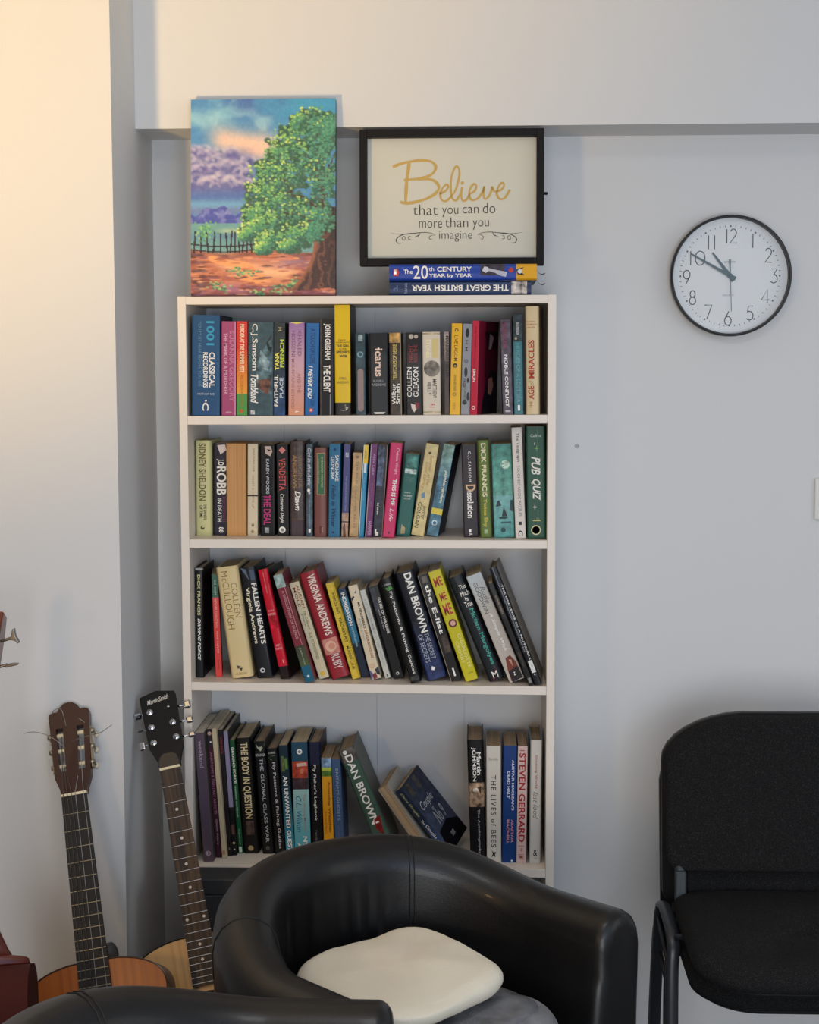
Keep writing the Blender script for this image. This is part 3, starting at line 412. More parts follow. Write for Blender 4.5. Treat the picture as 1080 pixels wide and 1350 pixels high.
B(4, (314.6,1124.5), (302.6,976.5), 6.2, .18, 'p', '#14502f', 'thin dark green paperback with white lettering on the lowest shelf', [T('GROUND FORCE',.06,.38,.25,.75,Wt,'b'), T('weekend workbook',.4,.68,.3,.7,'#b8d0bc'), T('the garden show',.78,.92,.3,.65,'#a8c8b0'), RC(.94,.99,.2,.8,'#cce0d0')])
B(4, (321.2,1123), (309.6,973.5), 20.4, .17, 'h', '#0e0b0d', 'black hardback with tall condensed gold capitals', [T('THE BODY IN QUESTION',.04,.7,.24,.78,'#d9c89c','b'), RC(.72,.84,.3,.8,'#4a3c38',None,.8), DS(.955,.5,.17,'#a89468')])
B(4, (346,1122), (333.8,978), 16.6, .17, 'h', '#0c0d10', 'black hardback with a torn pale top on the lowest shelf', [PL([(0,.1),(.06,.3),(.09,.55),(.04,.9),(0,.95)],'#a4ac94',.3), T('JACK LONDON',.11,.14,.1,.9,'#c8ccd0','h'), T('THE GLOBAL CLASS WAR',.15,.9,.4,.68,'#b4bac0'), DS(.95,.5,.17,'#4a5048')], pages='b')
B(4, (362,1120.5), (350.5,987.5), 14.8, .16, 'h', '#0a0b0d', 'black fly fishing hardback on the lowest shelf with a green fish', [T('LOMAX',.03,.05,.2,.8,'#c8c8c8','h'), PL([(.08,.1),(.065,.7),(.1,.95),(.11,.4)],'#5f8a54',.4), T('Fly Patterns & Fishing Guides',.13,.95,.4,.72,'#d0ccd0')], pages='b')
B(4, (377.5,1119.5), (367.2,983), 14.8, .15, 'p', '#122a38', 'dark teal thriller with large white condensed capitals', [RC(.35,1,0,1,'#142c3a','#3a94ac'), PL([(.1,.2),(.1,.5),(.24,.55),(.24,.2)],'#6a7440',.4), PL([(.12,.55),(.12,.85),(.22,.88),(.22,.6)],'#5c8a3c'), T('AN UNWANTED GUEST',.28,.97,.25,.74,Wt,'b')])
B(4, (389.2,1118.5), (383.7,978.8), 21.0, .15, 'p', '#22485e', 'pale turquoise paperback with a red picture band and navy head', [DS(.085,.5,.17,Wt), DS(.085,.5,.1,'#8a98a4',.5), RC(.17,.32,.02,.98,'#b4442e',None,.5), PL([(.19,.3),(.18,.9),(.21,.95),(.22,.3)],'#d8b0a4'), PL([(.24,.5),(.23,.75),(.28,.7),(.28,.5)],'#c8785c'), RC(.32,.42,.02,.98,'#3c2a30',None,.6), RC(.42,1,0,1,'#9cc4c0','#2e9cb4'), T('The Wrong Mother',.46,.8,.58,.78,'#a8846c'), T('C.L. Wilson',.48,.8,.18,.5,'#1f6c88','i'), T('NYT',.84,.98,.55,.8,Wt,'b'), T('AG',.9,.98,.2,.42,Wt,'b')])
B(4, (411.4,1117.5), (406.4,978.8), 15.6, .15, 'h', '#0a0b10', 'black logbook hardback with rounded white lettering', [RC(0,.2,0,1,'#161c38'), T('Fly Fisher\'s Logbook',.2,.7,.3,.58,Wt), T('Tom Quinn',.78,.92,.35,.5,'#8a8a8e')], pages='b')
B(4, (427.6,1117.5), (423.5,999.5), 13.0, .13, 'p', '#dd9a1c', 'orange weather book with a sky blue top', [RC(0,.1,0,1,'#7f9fbc',None,.8), RC(.1,.19,0,1,'#4f7a34',None,.4), RC(.1,.13,0,1,'#b4c44c'), T('Amazing Weather',.24,.78,.5,.82,'#8c4a20','b'), T('fun and facts',.55,.78,.22,.42,'#a8641c')], pages='b')
B(4, (442.6,1117.5), (437,1001), 12.2, .13, 'p', '#40587c', 'slate blue paperback with pale capitals beside the orange weather book', [T('BRITAIN\'S GHOSTS',.1,.64,.42,.72,'#93a5be'), T('ROY HARLEY SALT',.7,.9,.4,.55,'#64789a')], pages='b')
B(4, (500.5,1120), (444.9,991.5), 22.6, .15, 'h', '#3f5a4c', 'grey green hardback with large white capitals leaning steeply', [RC(0,.12,0,1,'#5a5450',None,.9), T('DAN BROWN',.06,.72,.28,.72,Wt,'b'), PL([(.68,.5),(.66,.9),(.78,.98),(.85,.7),(.76,.4)],'#7c1c1c',.7), RC(.86,1,0,1,'#4c4a42',None,.5), DS(.03,.4,.12,Wt,.5)], cov='#5c5c54', pages='b')
B(4, (558.5,1120), (498.6,1041.5), 14.0, .125, 'p', '#a8a49a', 'paperback lying aslant with its tan page edges outward under a navy thriller', [], rev=True, pages='b', tw=-11)
B(4, (588,1117), (520.8,1044), 11.0, .118, 'p', '#1f2c42', 'navy thriller lying aslant on another paperback, its front cover showing', [RC(.45,1,0,1,'#1f2c42','#3c5c94'), T('Claire Douglas',.06,.42,.3,.66,'#c8c88c','i'), T('The',.47,.53,.3,.6,Wt), T('Couple at No 9',.55,.99,.25,.75,Wt)]+[(*d,'R') for d in (RC(0,1,0,1,'#2c3444','#565e78',.4), RC(.03,.2,.12,.3,'#4c4844',None,.8), RC(.03,.2,.5,.66,'#4c4844',None,.8), T('Couple',.30,.44,.12,.72,'#c4c8cc','hi'), T('at',.46,.5,.4,.5,'#c4c8cc','hi'), T('No 9',.5,.68,.3,.75,'#c4c8cc','hi'), PL([(.72,.1),(.7,.6),(.8,.95),(1,1),(1,0),(.85,.02)],'#15131a',.4), RC(.84,.9,.4,.55,'#9a9aa0',None,.8))], pages='b', cov='#1f2c42', tw=-20)
B(4, (620.6,1135.5), (615.7,976), 22.4, .16, 'h', '#0c0b0e', 'black sports autobiography with a photograph on its spine', [T('Martin',.1,.29,.56,.82,Wt,'b'), T('JOHNSON',.06,.34,.24,.52,Wt,'b'), RC(.35,.55,.02,.98,'#9a8068',None,1), PL([(.4,.3),(.39,.7),(.54,.9),(.54,.1)],'#d0c4b8',.6), PL([(.39,.55),(.38,.8),(.45,.75)],'#4a3428'), T('The Autobiography',.57,.94,.5,.66,'#c0bcc0')], pages='b')
B(4, (642,1136.5), (641.4,983.5), 18.8, .15, 'p', '#d3cdc2', 'white paperback with widely spaced thin capitals and a bee', [T('Smith',.1,.125,.15,.8,'#8a8478','h'), T('THE LIVES of BEES',.25,.87,.3,.66,'#3a3834','w'), PL([(.9,.35),(.93,.42),(.96,.3),(.94,.5),(.96,.6),(.93,.58),(.91,.68),(.92,.5)],'#2a2620')], pages='b')
B(4, (662.2,1137), (663.8,983.5), 18.0, .14, 'p', '#123a78', 'royal blue paperback with white and red lettering', [T('ALISTAIR MACLEAN\'S',.12,.55,.64,.82,'#d8dce8','b'), T('DEAD HALT',.22,.45,.3,.5,'#d8dce8','b'), T('ALASTAIR',.63,.83,.62,.8,'#d8989c','b'), T('MACNEILL',.63,.84,.3,.48,'#d8989c','b'), DS(.985,.7,.07,Wt)], pages='b')
B(4, (681,1138), (683.1,983.5), 12.6, .14, 'p', '#d6bcb6', 'pale pink paperback with huge red capitals reading downwards', [RC(.035,.045,.2,.7,'#b46a64'), T('STEVEN GERRARD',.06,.82,.16,.82,'#a81f28','b'), RC(.85,.855,.15,.75,'#b85a54'), RC(.87,.9,.4,.6,'#c88a84'), RC(.925,.93,.15,.75,'#b85a54'), T('MY',.94,.97,.2,.75,'#b85a54')], cov='#4a1a1c', pages='b')
B(4, (697.6,1138), (699.6,976), 15.2, .15, 'h', '#d5d3cd', 'white diet book with thin red and black lettering, last on the lowest shelf', [T('Slimming World',.12,.39,.38,.66,'#b4403c'), T('fast food',.42,.64,.3,.72,'#2a2a2c','ti'), T('&',.89,.94,.35,.7,'#2a2a2c','h'), T('CIB',.955,.965,.4,.65,'#8a8a88','h')], pages='b', cov='#7c8c9c')
PG = {None: PAGES, 't': mat('tan_old_paper', '#d2a068', .85, mottle=(9, '#bb8a58', .3, .7, (60, .3, .3))), 'w': PAGEW, 'b': mat('brown_old_paper', '#b89f80', .85, mottle=(9, '#8f7a5c', .3, .7, (60, .3, .3)))}
def sat(A, Bp):
    best = 1e9
    for P in (A, Bp):
        for i in range(4):
            e = P[(i+1) % 4]-P[i]; n = Vector((-e.y, e.x)).normalized()
            a = [p.dot(n) for p in A]; b2 = [p.dot(n) for p in Bp]
            ov = min(max(a), max(b2))-max(min(a), min(b2))
            if ov <= 0: return 0
            best = min(best, ov)
    return best
NAMES = {1: 'books on the top shelf', 2: 'books on the second shelf', 3: 'books on the third shelf', 4: 'books on the lowest shelf in view'}
for s, L in BOOKS.items():
    place = []
    for d in L:
        bx, by = d['bl']; zg = shelf_z(s, onY(bx, by, .03).x)
        Y = .012 if s == 1 else min(max(onZ(bx, by, zg).y, .003), .085)
        if 'Y' in d: Y = d['Y']
        p = onY(bx, by, Y); q = onY(*d['tl'], Y)
        if s == 1: p = Vector((p.x, Y, zg))
        L_ = math.atan2(q.x-p.x, q.z-zg); h = math.hypot(q.x-p.x, q.z-zg)
        w = d['w']*abs(onY(bx+1, by, Y).x-p.x)
        rz = R(d.get('rz', 0)); w2 = w*math.cos(rz)
        place.append(dict(x=p.x, Y=Y, L=L_, h=h, w=w, d=d))
    def poly(P):
        c, sn = math.cos(P['L']), math.sin(P['L'])
        z0 = shelf_z(s, P['x'])+max(0, P['w']*sn)+.0003
        X = Vector((c, -sn)); Z = Vector((sn, c)); o = Vector((P['x'], z0)); P['z0'] = z0
        rz = abs(R(P['d'].get('rz', 0))); ex = P['d']['dep']*math.sin(rz)
        a0 = -ex if P['d'].get('rz', 0) > 0 else 0; a1 = P['w']+(ex if P['d'].get('rz', 0) < 0 else 0)
        return [o+X*a0, o+X*a1, o+X*a1+Z*P['h'], o+X*a0+Z*P['h']]
    for i in range(len(place)):
        for it in range(60):
            Pi = place[i]; worst = 0; wj = None
            for j in range(max(0, i-3), i):
                ov = sat(poly(place[j]), poly(Pi))
                if ov > worst+1e-6: worst = ov; wj = j
            if wj is None: break
            st = max(.0004, worst*.35)
            if place[wj]['w'] > .72*place[wj]['d']['w']*.00161: place[wj]['w'] -= st; 
            else: Pi['x'] += st
    # nothing may stick through the right-hand side panel
    for P in reversed(place):
        for it in range(40):
            if max(p.x for p in poly(P)) < BW-TK-.0008: break
            P['w'] -= .0006
    for P in place:
        d = P['d']; poly(P)
        M = Matrix.Translation((P['x'], P['Y'], P['z0'])) @ Matrix.Rotation(R(d.get('rz', 0)), 4, 'Z') @ Matrix.Rotation(P['L'], 4, 'Y') @ Matrix.Rotation(R(d.get('tw', 0)), 4, 'Z')
        dep = min(d['dep'], BD-.008-P['Y'])
        make_book(M, P['w'], dep, P['h'], d['kind'], d['base'], d['decor'], d['label'], NAMES[s], d.get('cov'), d.get('mot', 0), d.get('rev', False), PG[d.get('pages')])
# ---- the two big books lying on top
YT = .016
a = onY(513, 369, YT); w0 = onY(708, 369, YT).x-a.x
h1 = .0305; h2 = .0345; X0 = a.x; X1 = X0+w0
lw = w0*.963
ML = Matrix(((0, 0, -1, 0), (0, 1, 0, 0), (1, 0, 0, 0), (0, 0, 0, 1)))   # a lying book: its head to the left
M1 = Matrix.Translation((X0+lw, YT+.006, BT+.0002)) @ ML
bA = thing('book', 'dark blue hardback lying flat on the bookcase with its title upside down', 'book', group='large books lying on the bookcase', M=M1)
cv, pb = book_mesh(h1, .22, lw, 'h', '#24365c', [RC(0,1,0,.12,'#20407c'), RC(.86,.97,.05,.95,'#b4aeaa',None,1), T('THE GREAT BRITISH YEAR',.16,.84,.3,.72,Wt,'bu'), T('Pavilion Books',.105,.128,.15,.85,'#8ea0c0','h'), T('P',.03,.06,.3,.7,'#5c74a4','u')], cov='#1c2848')
cv.build('cover', PRINT, bA); pb.build('page_block', PAGEW, bA)
M2 = Matrix.Translation((X0+w0, YT, BT+h1+.0004)) @ ML
bB = make_book(M2, h2, .235, w0, 'h', '#1c3fa0', [RC(.86,1,0,1,'#e2a81c'), PL([(.76,0),(.87,1),(.9,1),(.9,0)],'#e2a81c'), RC(.62,.78,.3,1,'#3a3440',None,.7), PL([(.63,.6),(.645,.85),(.67,.8),(.68,.6),(.655,.45)],'#cfd0d8'), PL([(.67,.75),(.73,.62),(.8,.5),(.79,.2),(.75,.3),(.72,.45),(.68,.55)],'#b9bccc'), DS(.825,.62,.15,'#c43a24'), PL([(.86,.65),(.91,.8),(.89,.55),(.915,.3),(.87,.35)],'#2a2a30'), DS(.885,.55,.14,'#c8c8c8',.5), PL([(.03,.3),(.03,.7),(.055,.75),(.07,.5),(.06,.28)],'#c8402c'), RC(.035,.05,.4,.7,Wt,None,.9), T('The',.1,.16,.42,.68,Wt,'b'), T('20',.165,.265,.1,.92,Wt), T('th',.27,.305,.58,.84,Wt), T('CENTURY',.325,.56,.55,.84,Wt,'b'), T('YEAR by YEAR',.27,.56,.14,.42,Wt,'b')], 'bright blue hardback with a yellow end lying uppermost on the bookcase', 'large books lying on the bookcase', cov='#1a2f78', pages=PAGEW)
# torn curls of the dust jackets at the spine ends
for root, z, r in ((bB, h2*.75, .011), (bB, h2*.12, .010)):
    m = MB(); m.color('#3a3a44'); pts = []
    for k in range(9):
        t_ = k/8; pts.append((X1-.004+.022*t_, YT+.004+.006*math.sin(t_*3), BT+h1+z-.014*math.sin(t_*2.2)))
    m.v = []; rings = [[(p[0], p[1], p[2]), (p[0], p[1]+.02, p[2]+.003)] for p in pts]
    m.loft(rings, closed=False, caps=False)
    o = m.build('dust_jacket_curl', mat('dust_jacket_back', '#4a4c56', .5), bB); o.matrix_parent_inverse = bB.matrix_world.inverted()
# ------------------------------------------------------------------ canvas with a landscape
def value_noise(h, w, cells, rng, octv=4):
    out = np.zeros((h, w)); amp = 1; tot = 0
    for o in range(octv):
        cy, cx = max(2, int(cells[0]*2**o)), max(2, int(cells[1]*2**o))
        g = rng.random((cy+1, cx+1)); y = np.linspace(0, cy-1e-6, h); x = np.linspace(0, cx-1e-6, w)
        yi, xi = y.astype(int), x.astype(int); fy = (y-yi)[:, None]; fx = (x-xi)[None, :]
        fy = fy*fy*(3-2*fy); fx = fx*fx*(3-2*fx)
        a = g[yi][:, xi]; b = g[yi][:, xi+1]; c = g[yi+1][:, xi]; d = g[yi+1][:, xi+1]
        out += amp*((a*(1-fx)+b*fx)*(1-fy)+(c*(1-fx)+d*fx)*fy); tot += amp; amp *= .5
    return out/tot
def paint_landscape(Wd, Hd):
    rng = np.random.default_rng(5); img = np.zeros((Hd, Wd, 3))
    V, U = np.mgrid[0:Hd, 0:Wd]; V = V/(Hd-1); U = U/(Wd-1)
    def s(c): return np.array([int(c[i:i+2], 16)/255 for i in (1, 3, 5)])
    def put(mask, c):
        nonlocal img
        m = np.clip(mask, 0, 1)[..., None]; img = img*(1-m)+s(c)*m
    def sm(a, b, x): t = np.clip((x-a)/(b-a), 0, 1); return t*t*(3-2*t)
    n1 = value_noise(Hd, Wd, (4, 3), rng); n2 = value_noise(Hd, Wd, (9, 5), rng); n3 = value_noise(Hd, Wd, (26, 18), rng, 3)
    img[:] = s('#4f86b4')
    put(sm(.3, .8, U)*sm(.25, .0, V), '#4292b6'); put(sm(.45, .62, n1)*sm(.22, .02, V)*sm(.1, .4, U)*sm(.75, .5, U), '#4a6ea6')
    put(sm(.42, .6, n2)*sm(.2, .08, V)*sm(.55, .05, U), '#7fb4c4'); put(.8*sm(.48, .62, n1)*sm(.02, .1, V)*sm(.24, .16, V), '#8ebccb')
    warm = np.exp(-((V-.215-.1*(U-.3))/.065)**2)*sm(.05, .25, U)*sm(.8, .5, U); put(warm*(.55+.6*n2), '#e2bda6')
    put(np.exp(-((V-.262)/.05)**2)*np.exp(-((U-.42)/.16)**2)*.9, '#e8bda4')
    def dab(u, v, ru, rv, c, a=.8, soft=.6):
        x0, x1 = int((u-ru*1.5)*Wd), int((u+ru*1.5)*Wd)+1; y0, y1 = int((v-rv*1.5)*Hd), int((v+rv*1.5)*Hd)+1
        x0, y0 = max(x0, 0), max(y0, 0); x1, y1 = min(x1, Wd), min(y1, Hd)
        if x1 <= x0 or y1 <= y0: return
        d = ((U[y0:y1, x0:x1]-u)/ru)**2+((V[y0:y1, x0:x1]-v)/rv)**2
        m = (np.clip((1-d)/max(soft, .01), 0, 1)*a)[..., None]
        img[y0:y1, x0:x1] = img[y0:y1, x0:x1]*(1-m)+np.asarray(c)*m
    # storm clouds on the left: overlapping heaps, each with a lit upper rim
    put(sm(.27, .36, V+.10*n1)*sm(.62, .55, V)*sm(.5, .36, U)*.95, '#77779f')
    heaps = sorted([(rng.random()*.42-.02, .235+.21*rng.random()) for _ in range(64)], key=lambda q: q[1]+.0)
    for (cu, cv) in heaps:
        if cv < .235+.13*cu: continue
        r = .035+.03*rng.random(); w_ = rng.random()
        for k in range(7):
            a = math.pi*(1+k/6); dab(cu+.8*r*math.cos(a), cv+.5*r*math.sin(a), r*.42, r*.3, s(['#bdb3c2', '#a29ab6', '#9890b2', '#cfc4c8'][rng.integers(4)]), .22+.28*w_, .9)
        dab(cu+.006, cv+.012, r*1.05, r*.62, s(['#5a5a92', '#625f98', '#4e5289', '#6c6e9c'][rng.integers(4)]), .9, .9)
        if w_ > .6: dab(cu-.01, cv-.008, r*.5, r*.22, s('#9c96b6'), .6, .9)
    put(sm(.43, .5, V)*sm(.58, .5, V)*sm(.5, .4, U)*.9, '#4f6aa6'); put(np.exp(-((V-.535)/.025)**2)*.8*sm(.5, .4, U), '#6fa6c4')
    ridge = .56+.018*np.sin(U*21+1)+.014*np.sin(U*47)+.01*n3
    mt = (V > ridge) & (V < .635); put(mt*1.0, '#4d55a0'); put(mt*sm(.5, .7, n3)*.6, '#8a90c0'); put(mt*sm(.56,.66,value_noise(Hd, Wd, (30, 14), rng, 2))*sm(.625,.57,V)*.6, '#a4a8cc')
    put((V >= .632)*1.0, '#6c9a98'); put(np.exp(-((V-.672)/.012)**2)*sm(.15, .25, U)*.8, '#b6c492'); put(np.exp(-((V-.7)/.02)**2)*.8, '#5f86a0')
    # ground
    gl = .775+.05*(U < .25)*(.25-U)*-1+.012*np.sin(U*9)-.0*U
    put(sm(-.01, .012, V-gl)*1.0, '#a45a44'); st = value_noise(Hd, Wd, (34, 5), rng, 3)
    gd = sm(0, .02, V-gl)
    put(gd*sm(.48, .62, st)*.9, '#c47a56'); put(gd*sm(.56, .68, value_noise(Hd, Wd, (24, 4), rng, 3))*.7, '#6a4440')
    path = np.exp(-((V-.86-.05*(U-.45))/.045)**2)*sm(.1, .3, U)*sm(.8, .62, U); put(path*(.6+.8*st), '#e2a27c'); put(path*sm(.55, .7, st)*.7, '#f0c088')
    put(np.exp(-((V-.83)/.03)**2)*sm(.5, .7, U)*.6, '#a888a0'); put(gd*sm(.93, 1.0, V)*.55, '#74424c'); put(gd*np.exp(-((V-.965)/.03)**2)*np.exp(-((U-.28)/.15)**2)*.6, '#a4709a')
    # the sunlit path winding in from the fence, violet shade across its foot
    for k in range(70):
        t = k/69; pu = .12+.40*t+.05*math.sin(t*5); pv = .80+.115*t+.01*math.sin(t*9)
        dab(pu, pv, .06+.05*t, .014+.012*t, s(['#e79c62', '#efb87e', '#dd8450'][k % 3]), .5, .9)
    for k in range(26): dab(.42+.012*k, .815+.002*math.sin(k), .05, .009, s(['#e08a58', '#d67a50', '#a88098'][k % 3]), .6, .9)
    for k in range(60): dab(rng.random(), .95+.05*rng.random(), .05, .008, s(['#8a5668', '#6c3e44', '#a06a80', '#5c3638'][rng.integers(4)]), .7, .9)
    for k in range(40): dab(.12*rng.random(), .79+.2*rng.random(), .035, .01, s(['#4a2c2c', '#6a4440', '#7a5a60'][rng.integers(3)]), .7, .9)
    for k in range(220):
        u, v = rng.random(), .79+.21*rng.random(); c = ['#7c4038', '#d88860', '#5a3a3a', '#b06048', '#8a5a6a', '#e8a878'][rng.integers(6)]
        dab(u, v, .02+.035*rng.random(), .003+.004*rng.random(), s(c), .6)
    for (u, v) in ((.3, .87), (.36, .89), (.42, .88), (.2, .955), (.17, .94), (.24, .96), (.62, .96), (.68, .95), (.6, .985), (.5, .99), (.72, .93), (.47, .985)):
        for k in range(14): dab(u+rng.normal()*.03, v+rng.normal()*.008, .012, .005, s(['#5f9a6a', '#3f6a52', '#9ac07a'][rng.integers(3)]), .8)
    # fence
    for rv in (.738, .766):
        a = (np.abs(V-rv-.012*np.sin(U*7)) < .0035)*(U < .46); put(a*.85, '#2c2228')
    for k, u in enumerate(list(np.arange(.025, .24, .045))+list(np.arange(.25, .47, .028))):
        h_ = .05+.02*rng.random(); a = (np.abs(U-u-.1*(V-.74)*((k % 3)-1)) < .006)*(V > .735-h_)*(V < .785); put(a*.9, '#2e2024')
    for k in range(60): dab(.105+rng.normal()*.03, .675+rng.normal()*.022, .01, .006, s(['#6fae6a', '#8cc070', '#4f8a60'][rng.integers(3)]), .8)
    # trunk and boughs
    tl = .86-.0*V; left = np.where(V > .7, .87-.16*np.clip((V-.72)/.25, 0, 1)**2.2-.02*sm(.6, .7, V), .9-.02*np.sin(V*20))
    tr = (U > left)*(V > .55)*(V < .955+.03*n3); put(tr*1.0, '#44302e'); put(tr*(np.sin(U*95+V*14+n3*9) > .45)*.65, '#7c5444'); put(tr*sm(.05, .0, U-left)*.8, '#a8684c'); put(tr*sm(.92, 1, U)*.5, '#2a2024')
    # foliage: dark mass first, then lit clumps
    cl = [(.86, .12, .13, .07), (.72, .2, .13, .07), (.93, .22, .1, .09), (.63, .27, .12, .07), (.8, .3, .16, .09), (.55, .37, .14, .065), (.7, .4, .16, .08), (.92, .42, .1, .1), (.5, .47, .13, .06), (.62, .53, .16, .07), (.45, .58, .1, .05), (.56, .63, .14, .06), (.78, .58, .14, .08), (.44, .66, .08, .04), (.9, .6, .1, .08), (.55, .72, .1, .05), (.72, .7, .12, .06), (.68, .75, .08, .035), (.83, .68, .08, .05), (.5, .76, .06, .03), (.38, .69, .05, .03), (.74, .12, .05, .04), (.96, .13, .06, .05)]
    for (u, v, a, b) in cl:
        for k in range(60): dab(u+rng.uniform(-1, 1)*a*.85, v+rng.uniform(-1, 1)*b*.85, .026, .016, s(['#2f5240', '#365a46', '#3f5a4a', '#48604c'][rng.integers(4)]), .9)
    for (x0, y0, x1, y1, r) in ((.93, .62, .9, .4, .022), (.9, .45, .82, .3, .016), (.9, .56, .68, .47, .014), (.7, .47, .6, .38, .01), (.86, .62, .64, .57, .012), (.92, .42, .98, .3, .012)):
        for k in range(40): t = k/39; dab(x0+(x1-x0)*t, y0+(y1-y0)*t+.01*math.sin(t*9), r*(1-.5*t), r*.8*(1-.5*t), s('#4a342e'), .85)
    for (u, v, a, b) in cl:
        for k in range(190):
            du, dv = np.clip(rng.normal(size=2)*.5, -1.05, 1.05)
            lit = -.5*du-.7*dv+.5*(0.66-u)+rng.normal()*.3-.18
            c = '#cdd878' if lit > .85 else '#a6c868' if lit > .52 else '#7fb466' if lit > .2 else '#5f9c66' if lit > -.15 else '#48806a' if lit > -.5 else '#38624f'
            if u+du*a > .8 and lit < .5: c = ['#4f8f70', '#3c7664', '#5c9a78'][rng.integers(3)]
            dab(u+du*a, v+dv*b, .007+.006*rng.random(), .004+.004*rng.random(), s(c), .85, .6)
    img += (value_noise(Hd, Wd, (90, 70), rng, 2)-.5)[..., None]*.05
    return np.clip(img, 0, 1)
NW, NH = 192, 258
pic = paint_landscape(NW, NH)
piclin = np.where(pic <= .04045, pic/12.92, ((pic+.055)/1.055)**2.4)*1.25
CY0 = .030                                          # foot of the canvas behind the shelf front
bl, br = onY(251.6, 390, CY0), onY(442.3, 390, CY0); tlq = onY(251, 133, .068)
cw = br.x-bl.x; chh = math.hypot(tlq.z-BT, .068-CY0-.0); ang = math.atan2(.038, tlq.z-BT)
MC = Matrix.Translation((bl.x, CY0, BT+.0003+.024*math.sin(ang))) @ Matrix.Rotation(-ang, 4, 'X')
cvs = thing('canvas_painting', 'unframed canvas painting of a big green tree, fence and storm clouds leaning on the beam', 'painting', M=MC)
TH = .024
m = MB()
xs_ = np.linspace(0, cw, NW); zs_ = np.linspace(chh, 0, NH)
vs = [(x, 0, z) for z in zs_ for x in xs_]
cols = [(*piclin[j, i], 0) for j in range(NH) for i in range(NW)]
m.add(vs, [(j*NW+i, (j+1)*NW+i, (j+1)*NW+i+1, j*NW+i+1) for j in range(NH-1) for i in range(NW-1)], cols)
for (ax, bx) in ((0, 0), (cw, cw)):                  # the picture runs on round the edges, darker paint
    j_ = 0 if ax == 0 else NW-1
    m.add([(ax, y, z) for z in zs_ for y in (0, TH)], [(2*k, 2*k+1, 2*k+3, 2*k+2) for k in range(NH-1)], [(*(piclin[k, j_]*.5), 0) for k in range(NH) for _ in (0, 1)])
for z, k in ((chh, 0), (0, NH-1)):
    m.add([(x, y, z) for x in xs_ for y in (0, TH)], [(2*i, 2*i+1, 2*i+3, 2*i+2) for i in range(NW-1)], [(*(piclin[k, i]*.8), 0) for i in range(NW) for _ in (0, 1)])
m.build('painted_canvas', mat('painted_canvas', '#ffffff', .55, attr=True, bump=(900, .15)), cvs)
m = MB(); WD = mat('raw_pine', '#b89468', .7)
for bxs in ((.002, .04, 0, chh), (cw-.04, cw-.002, 0, chh), (.04, cw-.04, .001, .04), (.04, cw-.04, chh-.04, chh-.001)):
    m.box(bxs[0], bxs[1], .004, TH-.001, bxs[2]+.001, bxs[3]-.001)
m.build('stretcher_frame', WD, cvs)

# ------------------------------------------------------------------ framed print
FB = .0305+.0345+BT+.0024
FY = .088
A, Bq = onY(474.5, 352, FY), onY(717.3, 350, FY)
fw = Bq.x-A.x; fh = min(onY(596, 169.5, FY+.012).z, ZB-.0015 if FY+.03 > YB else 9)-FB
fang = math.atan2(.012, fh)
MFm = Matrix.Translation((A.x, FY, FB)) @ Matrix.Rotation(-fang, 4, 'X')
fr = thing('framed_print', 'black box framed print with a gold scripted word standing on the lying books', 'framed print', M=MFm)
BKF = mat('black_wood', '#141213', .6, bump=(120, .08), spec=.2); FT, FD = .0158, .03
m = MB()
m.box(0, FT, 0, FD, 0, fh); m.box(fw-FT, fw, 0, FD, 0, fh); m.box(FT, fw-FT, 0, FD, 0, FT); m.box(FT, fw-FT, 0, FD, fh-FT, fh)
bevel(m.build('frame_moulding', BKF, fr), .0008)
m = MB(); m.color('#e4dfd2'); PY = .024
m.box(FT-.001, fw-FT+.001, PY, FD-.002, FT-.001, fh-FT+.001)
# print coordinates: pixel of the photograph -> place on the print
def pr(px, py, e=.0004): return ((px-474.5)/(717.3-474.5)*fw, PY-e, fh*(352-py)/(352-170))
def ribbon(pts, w, col, e=.0004, taper=False):
    P = catmull([(p[0], p[1], 0) for p in pts], 8); n = len(P); L = []; Rr = []
    for i, p in enumerate(P):
        t = (P[min(i+1, n-1)]-P[max(i-1, 0)]); t = t.normalized() if t.length > 1e-6 else Vector((1, 0, 0)); nn = Vector((-t.y, t.x, 0))
        ww = w*(.35+.65*math.sin(math.pi*(i/(n-1)))) if taper else w*(1+.15*math.sin(i*.35))
        L.append(p+nn*ww/2); Rr.append(p-nn*ww/2)
    m.color(col); k = len(L)
    m.add([pr(q.x, q.y, e) for q in L]+[pr(q.x, q.y, e) for q in Rr], [(i, i+1, k+i+1, k+i) for i in range(k-1)])
def z8(pts): return [(500+x/5.4, 190+y/5.4) for x, y in pts]
GOLD = '#d8b266'
ribbon(z8([(212, 120), (206, 180), (196, 250), (190, 330), (186, 405)]), 4.2, GOLD, .0004)
ribbon(z8([(95, 152), (150, 130), (230, 112), (310, 105), (370, 115), (402, 150), (388, 192), (345, 222), (280, 238), (175, 246)]), 3.6, GOLD, .0005)
ribbon(z8([(270, 240), (330, 238), (385, 250), (418, 280), (424, 312), (395, 350), (330, 386), (250, 408), (185, 415), (150, 405)]), 3.8, GOLD, .0006)
ribbon(z8([(430, 348), (470, 330), (492, 300), (480, 282), (455, 302), (436, 345), (442, 388), (472, 402), (510, 372), (548, 312), (572, 210), (562, 156), (540, 160), (515, 230), (510, 320), (522, 382), (550, 396), (578, 350), (592, 300)]), 2.7, GOLD, .0007)
ribbon(z8([(592, 300), (584, 355), (594, 398), (622, 392), (648, 352), (680, 330), (693, 296), (675, 280), (650, 312), (641, 362), (662, 396), (702, 385), (735, 342), (749, 298), (745, 350), (754, 388), (782, 370), (802, 322), (806, 302), (818, 330), (842, 334), (875, 318), (891, 286), (875, 273), (850, 302), (839, 352), (860, 389), (897, 380), (932, 322)]), 2.7, GOLD, .0008)
